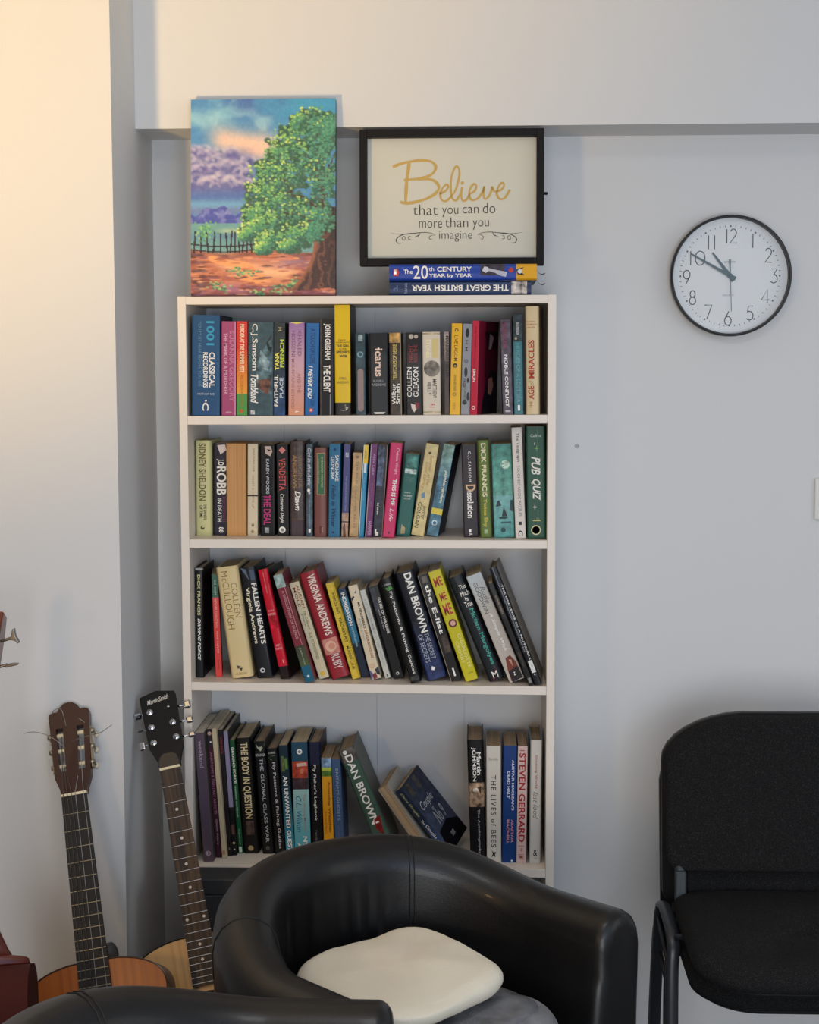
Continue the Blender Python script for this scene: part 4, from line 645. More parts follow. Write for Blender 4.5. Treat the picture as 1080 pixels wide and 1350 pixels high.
dq = z8([(593, 271)])[0]; m.color(GOLD); m.add([pr(dq[0]+2.2*math.cos(a), dq[1]+2.2*math.sin(a), .0008) for a in [2*math.pi*k/16 for k in range(16)]], [tuple(range(16))])
def prtext(s, x0, x1, y0, y1, col, st='t'):
    vs, fs, asp = letters(s, st); m.color(col); m.add([pr(x0+(x1-x0)*x, y1-(y1-y0)*y, .0006) for x, y in vs], fs)
DK = '#3b3833'
for s_, x0, x1, y0, y1 in (('that', 544.5, 577, 269, 283), ('you', 583, 604.5, 273.2, 286), ('can', 610, 631.5, 272.5, 281), ('do', 637, 653.5, 267, 281), ('more', 552.5, 583, 291, 300.3), ('than', 587, 617.5, 286.5, 299.5), ('you', 623.5, 645, 290.5, 303), ('imagine', 579, 623, 304.5, 319)):
    prtext(s_, x0, x1, y0, y1, DK)
for flipx in (0, 1):
    fx = (lambda pts: [(1100-x, y) for x, y in pts]) if flipx else (lambda pts: pts)
    ribbon(z8(fx([(400, 648), (370, 634), (320, 628), (260, 632), (200, 640), (140, 640), (80, 632)])), .9, DK, taper=True)
    ribbon(z8(fx([(250, 632), (180, 640), (135, 660), (118, 685), (132, 706), (155, 706)])), 1.2, DK, taper=True)
    ribbon(z8(fx([(395, 650), (370, 650), (356, 665), (365, 680), (380, 674)])), .8, DK, taper=True)
    ribbon(z8(fx([(188, 662), (172, 656), (160, 668), (168, 682), (184, 676), (180, 664)])), .7, DK)
    ribbon(z8(fx([(222, 655), (206, 660), (208, 676), (222, 678)])), .7, DK)
    ribbon(z8(fx([(292, 632), (280, 648), (250, 662)])), 1.1, DK, taper=True); ribbon(z8(fx([(285, 640), (280, 655), (276, 662)])), .9, DK, taper=True)
m.build('printed_sheet', mat('printed_sheet', '#ffffff', .8, attr=True), fr)
MB().box(FT-.001, fw-FT+.001, .004, .0055, FT-.001, fh-FT+.001).build('glass_pane', glass('picture_glass', 1.10), fr)
m = MB(); ck = ((720.2-474.5)/(717.3-474.5)*fw); cz = fh*(352-256)/182
m.cyl((fw, .014, cz), (fw+.004, .014, cz), .003, 10); m.sphere((fw+.005, .014, cz), .0035, 6)
m.build('turn_button', BKF, fr)

# ------------------------------------------------------------------ wall clock
cc = onY(963.8, 363.5, YW-.03); RAD = 80.2*abs(onY(964.8, 363, YW-.03).x-onY(963.8, 363, YW-.03).x)
ck = thing('wall_clock', 'round black rimmed wall clock with thin grey numerals', 'clock', (cc.x, YW, cc.z))
prof = [(RAD-.004, 0), (RAD-.0015, -.004), (RAD, -.02), (RAD-.0005, -.035), (RAD-.003, -.0385), (RAD-.0058, -.038), (RAD-.0065, -.034), (RAD-.0065, -.006), (RAD-.02, -.0005)]
m = MB(); m.smooth = True; n = 96
m.loft([[(r*math.cos(2*math.pi*k/n), y, r*math.sin(2*math.pi*k/n)) for k in range(n)] for r, y in prof], caps=False)
m.build('rim', mat('black_satin_plastic', '#1b1a1c', .3), ck)
m = MB(); m.color('#e9ebee'); DY = -.016; rd = RAD-.0062
m.add([(rd*math.cos(2*math.pi*k/n), DY, rd*math.sin(2*math.pi*k/n)) for k in range(n)], [tuple(range(n))])
m.color('#e9ebee'); m.add([(rd*math.cos(2*math.pi*k/n), -.001, rd*math.sin(2*math.pi*k/n)) for k in range(n)], [tuple(range(n))])
def dtext(s, x, z, w, h, col, st=''):
    vs, fs, a = letters(s, st); m.color(col); m.add([(x+(px-.5)*w, DY-.0004, z+(pz-.5)*h) for px, pz in vs], fs)
GN = '#4c5056'; k_ = RAD/80.2
def arcp(cx, cz, r, a0, a1, n=14, rx=None): return [(cx+(rx or r)*math.cos(R(a0+(a1-a0)*i/n)), cz+r*math.sin(R(a0+(a1-a0)*i/n))) for i in range(n+1)]
DIG = {'1': [[(.5, 1), (.5, 0)]], '2': [arcp(.5, .72, .28, 160, -35, 14, .34)+[(.12, 0), (.92, 0)]], '3': [[(.15, 1), (.8, 1), (.42, .6)]+arcp(.42, .3, .3, 80, -150, 16, .4)], '4': [[(.75, 0), (.75, 1), (.08, .25), (.98, .25)]],
       '5': [[(.8, 1), (.3, 1), (.2, .56)]+arcp(.42, .31, .31, 110, -140, 16, .42)], '6': [[(.6, 1), (.2, .5)]+arcp(.5, .31, .31, 150, 510, 24, .38)], '7': [[(.08, 1), (.92, 1), (.35, 0)]], '8': [arcp(.5, .76, .24, 0, 360, 20, .29), arcp(.5, .27, .27, 0, 360, 20, .36)],
       '9': [[(.4, 0), (.8, .5)]+arcp(.5, .69, .31, -30, 330, 24, .38)], '0': [arcp(.5, .5, .5, 0, 360, 28, .5)]}
def stroke(pts, w, col, e=.0004):
    P = [Vector((p[0], p[1], 0)) for p in pts]; n_ = len(P); L = []; Q = []
    for i, p in enumerate(P):
        t = (P[min(i+1, n_-1)]-P[max(i-1, 0)]).normalized(); nn = Vector((-t.y, t.x, 0)); L.append(p+nn*w/2); Q.append(p-nn*w/2)
    m.color(col); m.add([(q.x, DY-e, q.y) for q in L]+[(q.x, DY-e, q.y) for q in Q], [(i, i+1, n_+i+1, n_+i) for i in range(n_-1)])
numpos = {12: (518, 200), 1: (655, 232), 2: (757, 326), 3: (798, 460), 4: (740, 592), 5: (644, 700), 6: (500, 733), 7: (371, 692), 8: (268, 598), 9: (228, 466), 10: (297, 342), 11: (387, 240)}
for nn_, (x, y) in numpos.items():
    px = (860+x/4.909)-963.8; pz = 363.5-(270+y/4.909); ds = str(nn_)
    wd = 11.5; tot = {12: 15, 11: 8, 10: 18.5}.get(nn_, wd)
    cs = {12: (-6.6, 2), 11: (-4, 4), 10: (-9, 3.5)}.get(nn_, (0,))
    for ch, cx in zip(ds, cs):
        ww = 12.8 if (nn_ == 10 and ch == '0') else wd
        for st_ in DIG[ch]: stroke([((px+cx+(a-.5)*ww)*k_, (pz+(b-.5)*18.5)*k_) for a, b in st_], 1.25*k_, GN, .0004)
for k in range(60):
    a = 2*math.pi*k/60; r0, r1 = (.845, .875) if k % 5 else (.845, .872)
    stroke([(rd*r0*math.sin(a), rd*r0*math.cos(a)), (rd*r1*math.sin(a), rd*r1*math.cos(a))], (.9 if k % 5 else 2.4)*k_, '#6a6e74')
dtext('acctim', -.5*k_, 19*k_, 15*k_, 3.2*k_, '#a2a8ac'); dtext('QUARTZ', -2*k_, -25.5*k_, 15*k_, 2.2*k_, '#8f959a')
m.build('dial', mat('clock_dial', '#ffffff', .55, attr=True), ck)
GH = mat('grey_clock_hand', '#5a676b', .45, metal=.3)
def hand(name, ang, L, tail, w0, w1, y, wt):
    m2 = MB(); ca, sa = math.cos(R(ang)), math.sin(R(ang))
    poly = [(-wt/2, -tail), (wt/2, -tail), (w0/2, 0), (w1/2, L), (-w1/2, L), (-w0/2, 0)]
    m2.prism([(x*ca+z*sa, -x*sa+z*ca) for x, z in poly], y-.0006, y); m2.cyl((0, y, 0), (0, y-.0012, 0), w0*.7, 14); m2.build(name, GH, ck)
hand('hour_hand', -37.5, 39*k_, 8*k_, 5.2*k_, 2.2*k_, -.0185, 6*k_); hand('minute_hand', -60.5, 60*k_, 8*k_, 4.6*k_, 1.8*k_, -.0205, 5.6*k_)
hand('second_hand', 177.5, 47*k_, 22*k_, .9*k_, .7*k_, -.0225, 2.4*k_)
m = MB(); m.smooth = True
m.loft([[(r*math.cos(2*math.pi*k/n), y, r*math.sin(2*math.pi*k/n)) for k in range(n)] for r, y in ((RAD-.0058, -.0345), (RAD*.75, -.0352), (RAD*.4, -.0358), (.0005, -.036))], caps=False)
m.build('glass_cover', glass('clock_glass', 1.12), ck)
# ------------------------------------------------------------------ guitars
CHROME = mat('chrome', '#d4d6da', .14, metal=1.0); NICKEL = mat('aged_nickel', '#a9a28e', .42, metal=1.0)
BONE = mat('bone', '#e6d9b8', .45); PEARL = mat('pearl_button', '#d9cfb6', .25, coat=.4); DOT = mat('pearl_inlay', '#d8d6ce', .3)
EBON = mat('dark_fingerboard', '#0c0a09', .6, mottle=(14, '#1a1411', .4, .7, (6, 1, .4)))
ROSE = mat('worn_rosewood', '#241a15', .55, mottle=(16, '#5e4630', .45, .72, (7, 1, .25)))
CEDAR = mat('cedar_top', '#b5672a', .3, coat=.5, mottle=(14, '#9a5220', .3, .7, (8, 1, .2)))
SPRUCE = mat('spruce_top', '#d8ae74', .32, coat=.4, mottle=(14, '#c4975c', .3, .7, (9, 1, .2)))
SIDE = mat('dark_brown_side', '#241514', .42, coat=.1, mottle=(8, '#42282a', .3, .7, (3, 1, .3)))
MAHO = mat('mahogany', '#552018', .38, coat=.15, mottle=(12, '#6e2c1e', .3, .7, (6, 1, .2)))
BLKG = mat('black_gloss', '#0d0d0f', .55, spec=.3); HEADC = mat('brown_headstock', '#341714', .42, coat=.15)
STR_S = mat('steel_string', '#8c8a88', .35, metal=1.0); STR_N = mat('nylon_string', '#9aa0a4', .3)
def outline(Lb, hw, pts, n=5):
    P = catmull([(w_*hw, 0, z_*Lb) for z_, w_ in pts], n); right = [(p.x, p.z) for p in P]
    return right+[(-x, z) for x, z in reversed(right[1:-1])]
def guitar(root, spec):
    Lb, hw, bd = spec['body']; sc = spec['scale']; nt, jf = spec['nut_z'], spec['joint']
    w0, w1 = spec['neck']; face = spec['face']; side = spec['side']
    zj = Lb; fz = lambda k: nt-sc*(1-2**(-k/12)); wz = lambda z: w0+(w1-w0)*(nt-z)/(nt-zj)
    pts = [(0, 0), (0, .28), (.015, .45), (.07, .75), (.16, .94), (.27, 1.0), (.38, .95), (.5, .79), (.6, .655), (.68, .64), (.76, .70), (.86, .765), (.93, .71), (.975, .53), (.997, .3), (1, .12), (1, 0)]
    ol = outline(Lb, hw, pts)
    m = MB(); m.prism(ol, .0, .003); bo = m.build('soundboard', face, root)
    m = MB(); n_ = len(ol); m.smooth = True
    m.loft([[(x, y, z) for x, z in ol] for y in (.003, .006, bd*.5, bd-.006, bd)], caps=False); m.smooth = False
    m.add([(x, bd, z) for x, z in ol], [tuple(range(n_))]); m.add([(x, .003, z) for x, z in ol], [tuple(range(n_))])
    m.build('body_shell', side, root)
    m = MB(); P = [(x*1.002, -.0002, z) for x, z in ol]; m.tube(P, .0016, 5, closed=True); m.build('binding', spec['binding'], root)
    hz = Lb*.66; m = MB()
    m.add([(.045*math.cos(a), -.0004, hz+.045*math.sin(a)) for a in [2*math.pi*k/28 for k in range(28)]], [tuple(range(28))]); m.build('soundhole', mat('soundhole_dark', '#0b0908', .9), root)
    m = MB(); m.tube([(.052*math.cos(a), -.0003, hz+.052*math.sin(a)) for a in [2*math.pi*k/36 for k in range(36)]], .0022, 4, closed=True); m.build('rosette', BLKG, root)
    m = MB(); bz = nt-sc; m.rbox(-.09, .09, -.009, 0, bz-.014, bz+.014, .003); m.build('bridge', EBON, root)
    # neck and heel: half round section
    m = MB(); m.smooth = True; rings = []
    for k in range(15):
        z = nt-(nt-zj+.004)*k/14; w_ = wz(z); th = .019+.004*k/14
        if k > 11: th += (bd*.72-.02)*((k-11)/3)**1.6; 
        sq = 1 if k <= 11 else 1-.35*(k-11)/3
        rings.append([(w_/2*sq**(max(0, math.sin(a)))*math.cos(a), -.002+th*math.sin(a), z) for a in [math.pi*j/10 for j in range(11)]])
    m.loft(rings); m.build('neck', spec['neckmat'], root)
    zb = fz(spec['frets'])-.006
    m = MB(); m.loft([[(-wz(z)/2, -.0075, z), (wz(z)/2, -.0075, z), (wz(z)/2, -.0012, z), (-wz(z)/2, -.0012, z)] for z in (zb, nt)]); m.build('fingerboard', spec['board'], root)
    for k in range(1, spec['frets']+1):
        m = MB(); z = fz(k); w_ = wz(z)/2; m.tube([(-w_, -.0077, z), (w_, -.0077, z)], .0010, 6); m.build('fret', spec['fretmat'], root)
    for (k, xs2) in spec.get('dots', []):
        z = (fz(k)+fz(k-1))/2
        for x in xs2:
            m = MB(); m.cyl((x*wz(z), -.0075, z), (x*wz(z), -.0080, z), .0031, 14); m.build('inlay_dot', DOT, root)
    m = MB(); m.rbox(-w0/2-.0005, w0/2+.0005, -.0098, .004, nt, nt+.0055, .0008); m.build('nut', BONE, root)
    return fz, wz
def place_guitar(Nw, L, px12, sc, yaw=0.0):
    """stand the guitar on the floor, its nut at Nw and leaning back; px12: picture column and row of the 12th fret"""
    best = None
    for i in range(400):
        bx = Nw.x-.3+.0015*i; dx = bx-Nw.x; z0 = .085*abs(dx)/L+.030; dy2 = L*L-dx*dx-(Nw.z-z0)**2
        if dy2 <= 0: continue
        Bp = Vector((bx, Nw.y-math.sqrt(dy2), z0)); Pm = Nw+(Bp-Nw)*(sc/2/L); d = Pm-CPOS; px = 540+FPX*d.dot(RT)/d.dot(FW)
        if best is None or abs(px-px12) < best[0]: best = (abs(px-px12), Bp)
    Bp = best[1]; z = (Nw-Bp).normalized(); x = (Vector((math.cos(yaw), math.sin(yaw), 0))-z*z.dot(Vector((math.cos(yaw), math.sin(yaw), 0)))).normalized(); y = z.cross(x)
    return Matrix(((x.x, y.x, z.x, Bp.x), (x.y, y.y, z.y, Bp.y), (x.z, y.z, z.z, Bp.z), (0, 0, 0, 1)))
# --- classical guitar against the pier
NT = .815
Nw = onY(98.5, 1049, -.262)
MG = place_guitar(Nw, NT, 122.5, .65)
g = thing('classical_guitar', 'classical guitar with orange top and slotted brown headstock leaning on the white pier', 'guitar', M=MG)
fz, wz = guitar(g, dict(body=(.487, .181, .095), scale=.65, nut_z=NT, joint=12, neck=(.051, .061), face=CEDAR, side=SIDE, binding=mat('dark_binding', '#2a1712', .3), neckmat=HEADC, board=EBON, fretmat=NICKEL, frets=17))
HB = Matrix.Translation((0, -.004, NT+.005)) @ Matrix.Rotation(R(-11), 4, 'X')
Hp = lambda x, y, z: tuple(HB @ Vector((x, y, z)))
m = MB(); TK2 = .019
def hprism(poly): m.prism(poly, 0, TK2, M=HB)
hprism([(-.026, 0), (.026, 0), (.028, .012), (.0365, .036), (.0375, .05), (-.0375, .05), (-.0365, .036), (-.028, .012)])       # below the slots
for sx in (-1, 1):
    hprism([(sx*.0265, .05), (sx*.0375, .05), (sx*.041, .145), (sx*.029, .145)])                                            # outer rails
hprism([(-.0125, .05), (.0125, .05), (.0145, .145), (-.0145, .145)])                                                        # middle
hprism([(-.041, .145), (.041, .145), (.0425, .172), (.041, .179), (.034, .182), (.024, .182), (.019, .191), (.009, .199), (0, .2005), (-.009, .199), (-.019, .191), (-.024, .182), (-.034, .182), (-.041, .179), (-.0425, .172)])
m.build('headstock', HEADC, g)
for sx in (-1, 1):
    for k in range(3):
        z = .064+.034*k; ro = MB(); ro.smooth = True
        ro.cyl(Hp(sx*.0105, .009, z), Hp(sx*.031, .009, z), .0048, 12); rl = ro.build('tuning_roller', BONE, g)
        m = MB(); m.smooth = True; ed = .0385+.002*k
        m.cyl(Hp(sx*.029, .009, z), Hp(sx*(ed+.003), .009, z), .0024, 8)
        m.cyl(Hp(sx*(ed+.001), .0095, z-.004), Hp(sx*(ed+.001), .0095, z+.004), .006, 10)
        m.cyl(Hp(sx*(ed+.004), .006, z), Hp(sx*(ed+.004), .030, z), .0022, 8); m.build('tuner_gear', NICKEL, g)
        m = MB(); m.smooth = True; m.sphere(Hp(sx*(ed+.004), .036, z), .0085, 8, (.62, 1.0, .8)); m.build('tuner_button', PEARL, g)
    m = MB(); m.rbox(sx*.0395-.001, sx*.0395+.003, .004, .015, .05, .142, .001, M=HB); m.build('tuner_plate', NICKEL, g)
m = MB()
for k in range(6):
    x = (-.5+k/5)*.041
    tgt = Hp(math.copysign(.019, x)*(1 if abs(x) > .01 else .8), .006, .064+.034*(2-min(k, 5-k)))
    if k == 4: continue
    m = MB(); m.tube([tgt, (x, -.0105, NT+.006), (x*1.13, -.0112, NT-.3), (x*1.3, -.012, NT-.65)], .00055 if k > 2 else .00075, 5); m.build('string', STR_N if k > 2 else STR_S, g)
# loose string ends curling from the rollers
iM = MG.inverted()
def pxl(pts, Y): return [iM @ onY(x, y, Y) for x, y in pts]
for pts in ([(86, 986), (78, 979), (66, 971), (54, 966.5), (43, 965), (31, 967)], [(93, 979), (105, 973), (119, 969.5), (132, 966), (140, 961), (147.5, 955.5)], [(87.5, 959), (84.5, 946), (81, 936), (76, 934.3), (70.5, 937), (69, 941)], [(112, 953), (107, 949), (103.5, 947)]):
    m = MB(); m.smooth = True; m.tube(catmull(pxl(pts, Nw.y+.012), 6), .0007, 5); m.build('loose_string_end', STR_S, g)
m = MB(); m.smooth = True; q = pxl([(146, 1258)], -.33)[0]; m.sphere((q.x, .06, q.z), .019, 8, (.8, 1.2, 1.3)); m.build('strap_end', mat('grey_strap_leather', '#3a3a3e', .5), g)
# --- folk guitar with the black headstock
NT2 = .838; Nw2 = onY(225, 1014.5, -.092)
MG2 = place_guitar(Nw2, NT2, 259.5, .648)
g2 = thing('acoustic_guitar', 'acoustic guitar with black headstock and pale top leaning beside the bookcase', 'guitar', M=MG2)
fz, wz = guitar(g2, dict(body=(.49, .192, .1), scale=.648, nut_z=NT2, joint=14, neck=(.043, .054), face=SPRUCE, side=mat('black_brown_side', '#1c1617', .42, coat=.1), binding=BLKG, neckmat=mat('dark_neck', '#1c1412', .35), board=ROSE, fretmat=CHROME, frets=20,
        dots=[(3, (0,)), (5, (0,)), (7, (0,)), (9, (0,)), (12, (-.33, .33)), (15, (0,)), (17, (0,))]))
HB2 = Matrix.Translation((0, -.0035, NT2+.005)) @ Matrix.Rotation(R(-6), 4, 'X') ; Hq = lambda x, y, z: tuple(HB2 @ Vector((x, y, z)))
hd = [(-.0225, 0), (.0225, 0), (.0235, .012), (.029, .028), (.0335, .042), (.0350, .052), (.0352, .08), (.0348, .12), (.0346, .164), (.033, .1665), (-.004, .1745), (-.008, .1745), (-.041, .1665), (-.0428, .163), (-.0405, .11), (-.0385, .062), (-.0372, .046), (-.032, .034), (-.0245, .016)]
m = MB(); m.prism(hd, 0, .014, M=HB2); m.build('headstock', BLKG, g2)
m = MB(); m.prism([(-.021, .0012), (.021, .0012), (.0215, .012), (.017, .026), (.008, .031), (-.010, .031), (-.018, .024), (-.0225, .012)], -.0006, .001, M=HB2); m.build('neck_cap', mat('worn_cap', '#3b332b', .5, mottle=(30, '#57482e', .5, .8, (1, 1, 1))), g2)
# scripted maker's mark, slanting up along the headstock
m = MB(); m.color('#e6e2d4'); vs, fs, a_ = letters('MartinSmith', 'i')
m.add([tuple(HB2 @ Vector((-.0275+.047*x, -.0004, .1455+.0065*x+.0105*y))) for x, y in vs], fs)
ribb = [(-.026, .131), (-.0285, .127), (-.029, .132), (-.025, .14), (-.021, .135)]
m.build('maker_lettering', mat('white_print', '#ffffff', .5, attr=True), g2)
for sx, rows in ((-1, ((.060, -.026), (.095, -.026), (.129, -.0247))), (1, ((.0627, .023), (.0965, .0205), (.1315, .017)))):
    for k, (z, x) in enumerate(rows):
        zz = z
        m = MB(); m.smooth = True; full = not (sx == 1 and k == 2)
        if full: m.cyl(Hq(x, .0, zz), Hq(x, -.0022, zz), .0078, 18, .0066); m.cyl(Hq(x, -.0022, zz), Hq(x, -.009, zz), .0028, 10)
        else: m.cyl(Hq(x, .0, zz), Hq(x, -.007, zz), .003, 10)
        m.build('tuner_post', CHROME, g2)
        e = x+sx*.0125 if sx > 0 else x-.012
        ed = sx*(.0375 if sx > 0 else .034)
        m = MB(); m.smooth = True; m.cyl(Hq(ed*.9, .007, zz), Hq(ed+sx*.011, .007, zz), .0021, 8); m.cyl(Hq(ed+sx*.001, .007, zz), Hq(ed+sx*.004, .007, zz), .0034, 10); m.build('tuner_shaft', CHROME, g2)
        th = [.0088, .0075, .009][k]; fl = {(-1, 1): .32, (1, 0): .7, (1, 1): .85}.get((sx, k), 1.0)
        m = MB(); Mb = HB2 @ Matrix.Translation((ed+sx*.0185, .007, zz)) @ Matrix.Rotation(R({(-1, 0): 15, (-1, 2): 60}.get((sx, k), 0)), 4, 'X')
        m.rbox(-.0075, .0075, -.0042, .0042, -.0088*fl, .0088*fl, .0026, M=Mb); o = m.build('tuner_button', CHROME, g2); bevel(o, .001, 2)
m = MB(); m.smooth = True; q = MG2.inverted() @ onY(283.5, 1224, -.2); m.sphere((q.x-.004, .012, q.z), .006, 6); m.build('strap_knob', BLKG, g2)
# --- bass at the picture edge, seen along its side
zN, zH = .475, 1.135
topP = onY(-16, 850, -.43); heelP = onY(-10, 1291, -.62)
zax = (topP-heelP).normalized(); yb = Vector((.98, .18, 0)); yb = (yb-zax*zax.dot(yb)).normalized(); xb = yb.cross(zax)
Lb3 = heelP.z/zax.z
org = heelP-zax*Lb3-yb*.012
MG3 = Matrix(((xb.x, yb.x, zax.x, org.x), (xb.y, yb.y, zax.y, org.y), (xb.z, yb.z, zax.z, org.z+.024), (0, 0, 0, 1)))
g3 = thing('acoustic_bass', 'reddish brown acoustic bass seen from its side at the picture edge', 'guitar', M=MG3)
NT3 = Lb3+.447
fz, wz = guitar(g3, dict(body=(Lb3, .155, .084), scale=.86, nut_z=NT3, joint=14, neck=(.042, .056), face=SPRUCE, side=mat('red_brown_side', '#441a18', .75, spec=.2), binding=mat('black_binding', '#120c0c', .3), neckmat=MAHO, board=EBON, fretmat=NICKEL, frets=16))
m = MB(); m.smooth = True                     # carved heel
hr = []
for t_ in np.linspace(0, 1, 26):
    z = Lb3+.085*(1-t_); d = .02+.016*t_*t_+.047*min(1, max(0, (t_-.72)/.13))**1.4
    hr.append([(.026*math.cos(a)*(1-.3*t_*math.sin(a)), -.002+d*math.sin(a), z) for a in [math.pi*j/10 for j in range(11)]])
hr.append([(p[0]*.98, p[1], Lb3-.0) for p in hr[-1]])
m.loft(hr); m.build('heel', MAHO, g3)
m = MB(); m.prism([(-.022, .004), (.022, .004), (.038, .06), (.042, .17), (.03, .206), (-.03, .206), (-.042, .17), (-.038, .06)], 0, .018, M=Matrix.Translation((0, -.004, NT3)) @ Matrix.Rotation(R(-9), 4, 'X')); bevel(m.build('headstock', MAHO, g3), .003)
HB3 = Matrix.Translation((0, -.004, NT3)) @ Matrix.Rotation(R(-9), 4, 'X'); iM3 = MG3.inverted()
GK = mat('grey_steel', '#8a8782', .3, metal=1.0)
for (a, b, kind_) in (((8, 843.5), (14, 841), 'clover'), ((0, 879), (10, 876), 'edge')):
    Yk = -.47; pa, pb_ = iM3 @ onY(*a, Yk), iM3 @ onY(*b, Yk)
    m = MB(); m.smooth = True; m.tube([iM3 @ onY(a[0]-8, a[1]+2, Yk), pa, pb_], .003, 8)
    if kind_ == 'clover':
        P = [iM3 @ onY(*q_, Yk) for q_ in ((12, 842), (15.5, 838), (16.8, 829), (19, 828), (21, 838), (24.5, 844), (26, 847), (24, 848), (20, 844), (14, 843.5))]
    else:
        P = [iM3 @ onY(*q_, Yk) for q_ in ((8, 876), (17, 874), (24, 874.3), (24.3, 876.2), (17, 878), (8, 880))]
    n_ = len(P); dv = (iM3.to_3x3() @ Vector((0, 1, 0))).normalized()*.006
    m.smooth = False; m.add([p-dv for p in P]+[p+dv for p in P], [tuple(range(n_)), tuple(range(2*n_-1, n_-1, -1))]+[(i, i+n_, (i+1) % n_+n_, (i+1) % n_) for i in range(n_)])
    bevel(m.build('tuning_key', GK, g3), .0012)

# ------------------------------------------------------------------ plain dark box, stand-in for an unidentified dark area behind the armchair
t = thing('dark_box', 'plain dark grey box standing against the bookcase behind the black armchair', 'box', (.25, -.09, 0))
DG = mat('dark_grey_board', '#34363a', .6, bump=(200, .1)); zt = shelf_z(4, .05)-.0015
bevel(MB().box(-.232, .23, -.005, .078, 0, zt-.035).build('box_body', DG, t), .003)
bevel(MB().box(-.234, .232, -.007, .0795, zt-.035, zt).build('lid', DG, t), .003)
# ------------------------------------------------------------------ black leather tub chairs
LEA = mat('black_leather', '#0c0c0e', .40, bump=(260, .16, .0015), coat=.05, spec=.4)
ZA, ZSEAT = .722, .485
def tub_chair(label, zr=.079):
    """local: facing +X, centre of the round back at the origin"""
    t = thing('tub_chair', label, 'armchair', group='black leather tub chairs')
    r, th, L = .30, .052, .14
    path = []
    for k in range(9): path.append((L*(1-k/8), -r, 0, -1, -k/8))
    for k in range(1, 97): a = -math.pi/2-math.pi*k/96; path.append((r*math.cos(a), r*math.sin(a), math.cos(a), math.sin(a), k/96))
    for k in range(1, 9): path.append((L*k/8, r, 0, 1, 1))
    def sec(p, inset, adv, s_):
        x, y, nx, ny, u = p; back = max(0, -nx)**1.0; back = back*back*(3-2*back)
        zt = ZA+zr*back-inset; h = th-inset; cx = x+adv; ring = []
        out = [(h*.72, .06), (h*.80, .2), (h*.9, .42), (h*1.0, zt-.10), (h*1.02, zt-.055)]
        for k in range(1, 8):
            a = math.pi*k/8; out.append((h*1.02*math.cos(a), zt-.055+.055*math.sin(a)))
        inn = [(-h*1.02, zt-.055), (-h*1.0, zt-.10), (-h*1.05-.004, .60), (-h*1.15-.008, .52), (-h*1.2-.010, .42), (-h*1.0, .3), (-h*.8, .06)]
        # gathered folds in the leather of the inner back
        for i, (o, z) in enumerate(inn):
            if .45 < z < .7: 
                o += (.012*math.exp(-((s_-.565)/.035)**2)*math.sin(s_*210)+.010*math.exp(-((s_-.455)/.012)**2)+.008*math.exp(-((s_-.37)/.03)**2)*math.sin(s_*160))*math.sin(math.pi*(z-.45)/.25)
            out.append((o, z))
        return [(cx+nx*o, y+ny*o, z) for o, z in out]
    n = len(path); rings = []; arc = [0]
    for a_, b_ in zip(path[:-1], path[1:]): arc.append(arc[-1]+math.hypot(a_[0]-b_[0], a_[1]-b_[1]))
    arc = [q/arc[-1] for q in arc]
    at = lambda s_: next(i+(s_-arc[i])/(arc[i+1]-arc[i]) for i in range(n-1) if arc[i+1] >= s_)
    for j in range(5, 0, -1):
        a = math.pi/2*j/5; rings.append(sec(path[0], .022*(1-math.cos(a)), .022*math.sin(a), 0))
    for i, p in enumerate(path): rings.append(sec(p, 0, 0, arc[i]))
    for j in range(1, 6):
        a = math.pi/2*j/5; rings.append(sec(path[-1], .022*(1-math.cos(a)), .022*math.sin(a), 1))
    m = MB(); m.smooth = True; m.loft(rings); m.build('upholstered_shell', LEA, t)
    # seams
    SEAM = mat('seam_thread', '#08080a', .6)
    for s_ in (.25, .652, .660):
        i = at(s_); p = path[int(i)]; q = path[min(int(i)+1, n-1)]; f = i-int(i); pp = tuple(a*(1-f)+b*f for a, b in zip(p, q))
        R_ = sec(pp, -.0004, 0, s_); m = MB(); m.tube(R_[3:-2], .0011, 5); m.build('seam', SEAM, t)
    m = MB(); R2 = [sec(path[i], -.0006, 0, arc[i])[3] for i in range(n)]; m.tube(R2, .0014, 5); m.build('seam', SEAM, t)
    # seat cushion and base
    def dshape(rr, x1, z, k=24):
        P = []
        for i in range(k+1): a = math.pi/2+math.pi*i/k; P.append((rr*math.cos(a), rr*math.sin(a), z))
        return P+[(x1-.03, -rr, z), (x1, -rr+.03, z), (x1, rr-.03, z), (x1-.03, rr, z)]
    m = MB(); m.smooth = True
    m.loft([dshape(.225, .185, .33), dshape(.236, .2, .345), dshape(.238, .205, .40), dshape(.236, .203, .455), dshape(.228, .195, .475), dshape(.2, .165, ZSEAT)]); m.build('seat_cushion', LEA, t)
    m = MB(); m.loft([dshape(.228, .14, .07), dshape(.23, .15, .33)]); m.build('seat_base', LEA, t)
    for sx, sy in ((-.17, -.17), (-.17, .17), (.12, -.24), (.12, .24)):
        m = MB(); m.cyl((sx, sy, 0), (sx, sy, .075), .02, 14, .026); m.build('foot', BLKG, t)
    return t
c1 = tub_chair('black leather tub armchair in front of the bookcase with folded blankets on its seat')
c1.matrix_world = Matrix.Translation((.556, -.868, 0)) @ Matrix.Rotation(R(-45), 4, 'Z')
c2 = tub_chair('black leather tub armchair nearest the viewer, only the top of its rim in the picture', .055)
c2.matrix_world = Matrix.Translation((.352, -1.60, 0)) @ Matrix.Rotation(R(-1), 4, 'Z') @ Matrix.Diagonal((1, 1, 1.068, 1))
